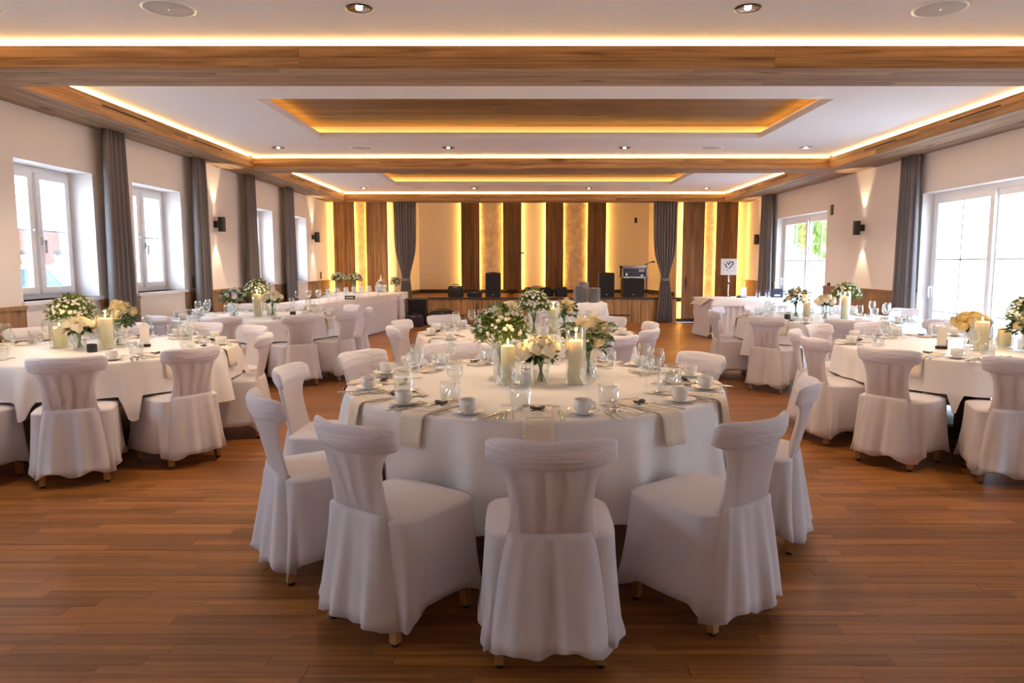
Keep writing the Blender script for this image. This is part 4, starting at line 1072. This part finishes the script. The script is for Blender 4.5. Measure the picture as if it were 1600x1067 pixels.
for px, pz in ((-.033,.535), (-.0,.705)):
    s = stroke([(px-.006,pz),(px+.006,pz+.006)], .007); em.add(s.v, s.f)
em.build('heart_emblem', 'navy', r)
r = tag(empty('white_card_stand', (4.36, 14.30, BZ+.002), .05), 'upright white card beside the sign pole', 'card')
MB().box(-.06, .06, -.004, .004, .0, .20).build('paper', 'white', r); MB().box(-.05, .05, -.03, .03, 0, .012).build('foot', 'black', r)
r = tag(empty('black_stapler', (4.24, 14.18, BZ+.002), .3), 'small black gadget before the white card', 'gadget')
MB().box(-.05, .05, -.02, .02, 0, .02).build('body', 'black', r); MB().box(-.045, .03, -.015, .015, .02, .045).build('arm', 'blackmetal', r)
def pens(x, y, lab, seed):
    rd = random.Random(seed)
    r = tag(empty('pen_glass', (x, y, BZ+.002)), lab, 'pen cup', 'glasses of pens')
    sharp(MB().lathe([(.001,.001),(.032,.001),(.042,.1),(.039,.1),(.029,.005),(.001,.005)], 20).build('tumbler_wall', 'glass', r, True))
    for k in range(9):
        a = 2*PI*k/9; q = rd.uniform(.7, 1)
        c = random.choice([(.05,.06,.25),(.2,.05,.2),(.05,.2,.25),(.3,.1,.1),(.1,.1,.12)]); mt = plain('pen_%d_%d' % (seed, k), c, .4)
        tag(MB().tube([(x-.018*math.cos(a), y-.018*math.sin(a), BZ+.01), (x+.05*q*math.cos(a), y+.05*q*math.sin(a), BZ+.15)], .0045, 6).build('pen', mt), 'coloured pen standing in the %s' % lab, 'pen', 'pens in the glasses')
pens(4.62, 14.22, 'glass of pens beside the white card', 1); pens(4.82, 14.26, 'glass of pens beside the navy box', 2)
r = tag(empty('navy_box', (5.02, 14.32, BZ+.002), -.1), 'dark navy box with white label on the sign table', 'box')
MB().box(-.10, .10, -.07, .07, 0, .17).build('carton', 'navy', r); MB().box(-.055, .055, -.0715, -.07, .03, .06).build('label', 'white', r); MB().box(-.102, .102, -.072, .072, .14, .172).build('lid', 'navy', r)

# ------------------------------------------------------------------ stage gear
def loudspeaker(x, y, z, w_, d, h, lab, rz=0):
    r = tag(empty('loudspeaker', (x, y, z), rz), lab, 'loudspeaker', 'black loudspeakers')
    m = MB(); a, b = w_/2, d/2
    m.loft([[(sx*(a-i), sy*(b-i) if sy < 0 else sy*(b*.75), zz) for sx, sy in ((-1,-1),(1,-1),(1,1),(-1,1))] for i, zz in ((.015,0),(0,.015),(0,h-.02),(.02,h))]).build('cabinet', 'black', r)
    MB().box(-a+.02, a-.02, -b-.006, -b, .03, h-.03).build('grille', 'blackcloth', r)
    MB().box(-.025, .025, -b-.008, -b-.006, .06, .075).build('badge', 'plate', r)
    MB().box(-.08, .08, -.02, .02, h-.005, h+.012).build('carry_handle', 'black', r)
zS = ST_Z
loudspeaker(-.72, 18.05, zS, .37, .36, .60, 'black loudspeaker standing upright in the middle of the stage')
loudspeaker(2.08, 18.05, zS, .38, .36, .60, 'black loudspeaker beside the flight case')
loudspeaker(2.74, 18.1, zS, .52, .5, .46, 'wide black subwoofer under the silver flight case')
r = tag(empty('flight_case', (2.76, 18.1, zS+.475)), 'silver edged flight case with amplifier on the subwoofer', 'flight case')
MB().box(-.30, .30, -.24, .24, 0, .26).build('case_body', 'dim', r)
m = MB()
for sx in (-1, 1):
    for z_ in (0, .24): m.box(min(sx*.28, sx*.31), max(sx*.28, sx*.31), -.25, .25, z_-.0, z_+.03)
for z_ in (0, .235): m.box(-.31, .31, -.25, -.22, z_, z_+.03)
for sx in (-1, 1): m.box(min(sx*.285, sx*.31), max(sx*.285, sx*.31), -.25, -.22, 0, .26)
m.box(-.31, .31, -.25, .25, .255, .30); m.build('aluminium_edge', 'chrome', r)
MB().box(-.27, .27, -.245, -.238, .03, .23).build('amplifier_front', 'navy', r); MB().box(.1, .24, -.248, -.245, .15, .21).build('display', 'plate', r); MB().box(-.22, -.18, -.255, -.245, .05, .12).build('latch', 'chrome', r); MB().box(.15, .21, -.25, -.245, .04, .08).build('latch', 'chrome', r)
def mic_stand(x, y, h, lab, boom):
    r = tag(empty('microphone_stand', (x, y, zS)), lab, 'microphone stand', 'black microphone stands')
    MB().tube([(0,0,.05),(0,0,h)], .012, 8).build('pole', 'blackmetal', r)
    for k in range(3):
        a = k*2*PI/3+.4; MB().tube([(0,0,.09),(.26*math.cos(a),.26*math.sin(a),.012)], .010).build('leg', 'blackmetal', r)
    MB().tube([(-boom*.5,0,h-.02),(boom,0,h+.04)], .010).build('boom', 'blackmetal', r)
    MB().tube([(boom-.02,0,h+.04),(boom+.1,0,h+.055)], [.014,.024], 10).build('microphone', 'black', r)
mic_stand(-.12, 19.0, 1.05, 'black microphone stand before the backlit timber panel', .06)
mic_stand(3.17, 18.55, .82, 'black microphone stand beside the flight case', .1)
def soft_bag(x, y, z, w_, d, h, lab, mat='blackcloth', seed=0, rz=0):
    rd = random.Random(seed); r = tag(empty('equipment_bag', (x, y, z), rz), lab, 'bag', 'black equipment bags')
    L_ = []
    for q, s in ((0,.94),(.12,1),(.5,1.02),(.85,.96),(1,.8)):
        l = []
        for j in range(24):
            t = 2*PI*j/24; c_, s_ = math.cos(t), math.sin(t); k_ = 1+.03*math.sin(3*t+seed+q*4)
            l.append((w_/2*s*k_*abs(c_)**.45*(1 if c_ > 0 else -1), d/2*s*k_*abs(s_)**.45*(1 if s_ > 0 else -1), q*h*(1+.04*math.sin(2*t+seed) if q > .4 else 1)))
        L_.append(l)
    MB().loft(L_).build('bag_body', mat, r, True)
    MB().tube([(-w_*.22,0,h*.96),(-w_*.2,0,h*1.14),(w_*.2,0,h*1.14),(w_*.22,0,h*.96)], .012).build('bag_handle', 'blackmetal', r, True)
    MB().tube([(-w_*.45,-d*.36,h*.86),(0,-d*.47,h*.88),(w_*.45,-d*.36,h*.86)], .005).build('zip', 'plate', r)
soft_bag(-1.65, 18.0, zS, .38, .3, .27, 'black boxy bag on the stage edge', seed=1)
soft_bag(-1.18, 18.0, zS, .36, .26, .13, 'flat black bag on the stage beside the speaker', seed=2)
soft_bag(.42, 18.5, zS, .75, .35, .22, 'long black case at the stage middle', seed=3)
soft_bag(.98, 18.3, zS, .32, .3, .24, 'rounded black bag behind the plate stacks', seed=4)
soft_bag(-1.85, 16.85, 0, .68, .42, .33, 'long black bag lying on the floor before the stage', seed=5)
soft_bag(-2.46, 16.45, 0, .40, .34, .26, 'dark plum bag on the floor beside the end table', 'purple', 6)
loudspeaker(-2.44, 17.0, 0, .42, .4, .62, 'black loudspeaker on the floor beside the end table')

# ------------------------------------------------------------------ outside, seen through the glass
gr = tag(MB().box(-40, XL-.36, -20, 60, -.3, -.05).build('ground_yard', 'gravel'), 'pale paved yard beyond the windows', kind='structure')
tag(MB().box(XR+.36, 40, -20, 60, -.3, -.05).build('ground_terrace', 'gravel'), 'pale terrace beyond the glass doors', kind='structure')
b = tag(empty('neighbour_house', (-14, 20, -.05)), 'white rendered house across the yard', 'building')
MB().box(-4, 0, -14, -.1, 0, 6).box(-4, 0, 2.2, 20, 0, 6).box(-4, 0, -.1, 2.2, 2.45, 6).build('wall', 'render', b)
MB().box(-4.2, .4, -14.3, 20.3, 6, 6.2).build('roof', 'gate', b)
g = tag(empty('wooden_gate', (-14.05, 21.05, -.05)), 'red-brown board gate in the house across the yard', 'gate')
for k in range(9): piece('gate_board', 'gate', g, -.05, .0, -1.13+k*.251, -1.13+(k+1)*.251-.008, .03, 2.42)
MB().box(.0, .03, -1.13, 1.13, .5, .62).box(.0, .03, -1.13, 1.13, 1.8, 1.92).build('gate_rail', 'gate', g)
# parked car
c = tag(empty('parked_car', (-9.2, 12.6, -.05), PI/2), 'white car with blue glass parked outside the first window', 'car')
def prof_loop(pts, y): return [(a, y, b_) for a, b_ in pts]
body = [(-2.1,.35),(2.1,.35),(2.15,.6),(2.05,.80),(1.1,.92),(-1.9,.95),(-2.12,.8)]
MB().loft([prof_loop(body, -.82), prof_loop([(a*1.0, z_) for a, z_ in body], .82)]).build('car_body', 'carbody', c)
cab0 = [(-1.8,.94),(1.15,.92),(.55,1.36),(.2,1.42),(-1.1,1.42),(-1.5,1.36)]
MB().loft([[(a*.97, -.66, z_*.985) for a, z_ in cab0], [(a*.97, .66, z_*.985) for a, z_ in cab0]]).build('car_windows', 'carglass', c)
m = MB()
for s in (-1, 1):
    for p0, p1 in (((-1.8,.94),(-1.5,1.37)), ((1.15,.92),(.55,1.37)), ((-.3,.94),(-.3,1.42))): m.tube([(p0[0], s*.67, p0[1]), (p1[0], s*.66, p1[1])], .035, 6)
m.box(-1.5, .56, -.70, .70, 1.385, 1.45); m.build('car_roof', 'carbody', c)
for a in (-1.35, 1.35):
    for s in (-1, 1):
        mm = MB(); mm.loft([[(a+rr*math.cos(2*PI*j/20), s*yy, .33+rr*math.sin(2*PI*j/20)) for j in range(20)] for rr, yy in ((.2,.86),(.31,.86),(.33,.82),(.33,.66))]).build('wheel', 'tyre', c)
# two people beyond the car
def person(x, y, rz, lab, shirt, turn):
    r = tag(empty('person', (x, y, -.05), rz), lab, 'person', None)
    me = bpy.data.meshes.new('body'); V = [(0,0,.95),(0,.0,1.15),(0,.01,1.36),(0,0,1.48),(0,.01,1.56),(0,.02,1.66),(0,.015,1.76),
        (-.17,0,1.41),(-.24,-.02,1.14),(-.20,.12,.93),(-.19,.17,.86),(.17,0,1.41),(.24,-.02,1.14),(.20,.12,.93),(.19,.17,.86),
        (-.10,0,.88),(-.11,.02,.48),(-.11,-.02,.07),(-.11,.12,.03),(.10,0,.88),(.11,.02,.48),(.11,-.02,.07),(.11,.12,.03)]
    E_ = [(0,1),(1,2),(2,3),(3,4),(4,5),(5,6),(2,7),(7,8),(8,9),(9,10),(2,11),(11,12),(12,13),(13,14),(0,15),(15,16),(16,17),(17,18),(0,19),(19,20),(20,21),(21,22)]
    R_ = [.16,.15,.16,.062,.085,.098,.07,.075,.05,.036,.035,.075,.05,.036,.035,.10,.065,.045,.04,.10,.065,.045,.04]
    me.from_pydata(V, E_, []); o = bpy.data.objects.new('body', me); COL.objects.link(o); o.parent = r
    for n_ in (M[shirt], M['skin'], M['trouser']): me.materials.append(n_)
    sk = o.modifiers.new('skin', 'SKIN'); ss = o.modifiers.new('sub', 'SUBSURF'); ss.levels = 2; ss.render_levels = 2
    for i, sv in enumerate(me.skin_vertices[0].data): sv.radius = (R_[i], R_[i]*.8); sv.use_root = (i == 0)
    bpy.context.view_layer.update()
    dg = bpy.context.evaluated_depsgraph_get(); em_ = bpy.data.meshes.new_from_object(o.evaluated_get(dg)); o.modifiers.clear(); o.data = em_
    for p in em_.polygons:
        z_ = p.center.z; p.material_index = 1 if (z_ > 1.47 or (abs(p.center.x) > .15 and z_ < 1.05 and z_ > .8 and p.center.y > .06)) else (2 if z_ < .93 else 0); p.use_smooth = True
    MB().sphere((0,-.005,1.72), .098, .108, .10, 14, 8).build('hair', 'hair', r, True)
    MB().sphere((0,.105,1.655), .014, .022, .022, 8, 5).build('nose', 'skin', r, True)
    for s in (-1, 1):
        MB().sphere((s*.035,.092,1.69), .012, .008, .008, 8, 5).build('eye', 'white', r, True)
        MB().sphere((s*.092,.01,1.665), .012, .02, .03, 8, 5).build('ear', 'skin', r, True)
    MB().tube([(-.025,.093,1.612),(.025,.093,1.612)], .006).build('mouth', 'gate', r)
    for s in (-1, 1):
        h = MB()
        for k in range(4): h.tube([(s*(.178+.010*k), .18, .86), (s*(.176+.011*k), .195, .80), (s*(.175+.011*k), .185, .765)], .008, 6)
        h.tube([(s*.172,.175,.88),(s*.155,.205,.84),(s*.152,.21,.81)], .009, 6); h.build('fingers', 'skin', r, True)
person(-11.4, 16.72, 2.2, 'dark-haired person in white shirt standing beyond the parked car', 'shirtw', 0)
person(-11.2, 17.6, 3.6, 'person in pale blue shirt standing at the wooden gate', 'shirt', 0)
# terrace side
b = tag(empty('terrace_wall', (13, 20, -.05)), 'white rendered wall bounding the terrace', 'wall')
MB().box(0, .4, -16, 20, 0, 2.3).build('wall_face', 'render', b); MB().box(-.06, .46, -16, 20, 2.3, 2.38).build('coping', 'render', b)
def tree(x, y, h, rx, rz_, lab, seed, zc):
    rd = random.Random(seed); r = tag(empty('leafy_tree', (x, y, -.05)), lab, 'tree', 'trees beyond the terrace')
    MB().tube([(0,0,0),(.05,0,zc*.5),(0,.05,zc)], [.14,.11,.07], 8).build('trunk', 'darkwood', r, True)
    m = MB()
    for k in range(2600):
        d = Vector((rd.gauss(0,1), rd.gauss(0,1), rd.gauss(0,1))).normalized(); q = rd.random()**.4
        leaf(m, (d.x*rx*q, d.y*rx*q, zc+d.z*rz_*q), (d.x, d.y, d.z-.5), rd.uniform(.15,.3), rd.uniform(.1,.16), rd)
    tag(m.build('crown', 'leaf', r, True), kind='stuff')
tree(10.1, 23.2, 4, 2.3, 1.6, 'green tree standing beyond the far terrace door', 51, 3.3)
tree(13.8, 34, 4, 2.2, 1.7, 'second green tree deeper on the terrace', 52, 3.5)
r = tag(empty('garden_planter', (9.5, 11.6, -.05)), 'small plant in a pale pot on the terrace', 'plant')
MB().lathe([(.001,0),(.16,0),(.2,.4),(.17,.4),(.001,.36)], 20).build('pot', 'render', r, True)
m = MB(); rd = random.Random(9)
for k in range(120):
    a = rd.uniform(0, 6.28); leaf(m, (rd.gauss(0,.1), rd.gauss(0,.1), rd.uniform(.45,1.1)), (math.cos(a), math.sin(a), .5), .16, .07, rd)
tag(m.build('foliage', 'leaf', r), kind='stuff')
r = tag(empty('terrace_parasol', (8.6, 13.6, -.05)), 'pale striped awning canopy over the terrace', 'parasol')
MB().tube([(0,0,0),(0,0,2.75)], .03, 8).build('pole', 'white', r, True)
MB().loft([[(1.2*s*math.cos(2*PI*j/8), 1.2*s*math.sin(2*PI*j/8), z_) for j in range(8)] for s, z_ in ((.02,2.8),(1,2.35),(1.0,2.15))], (True, False)).build('canopy', 'awning', r)
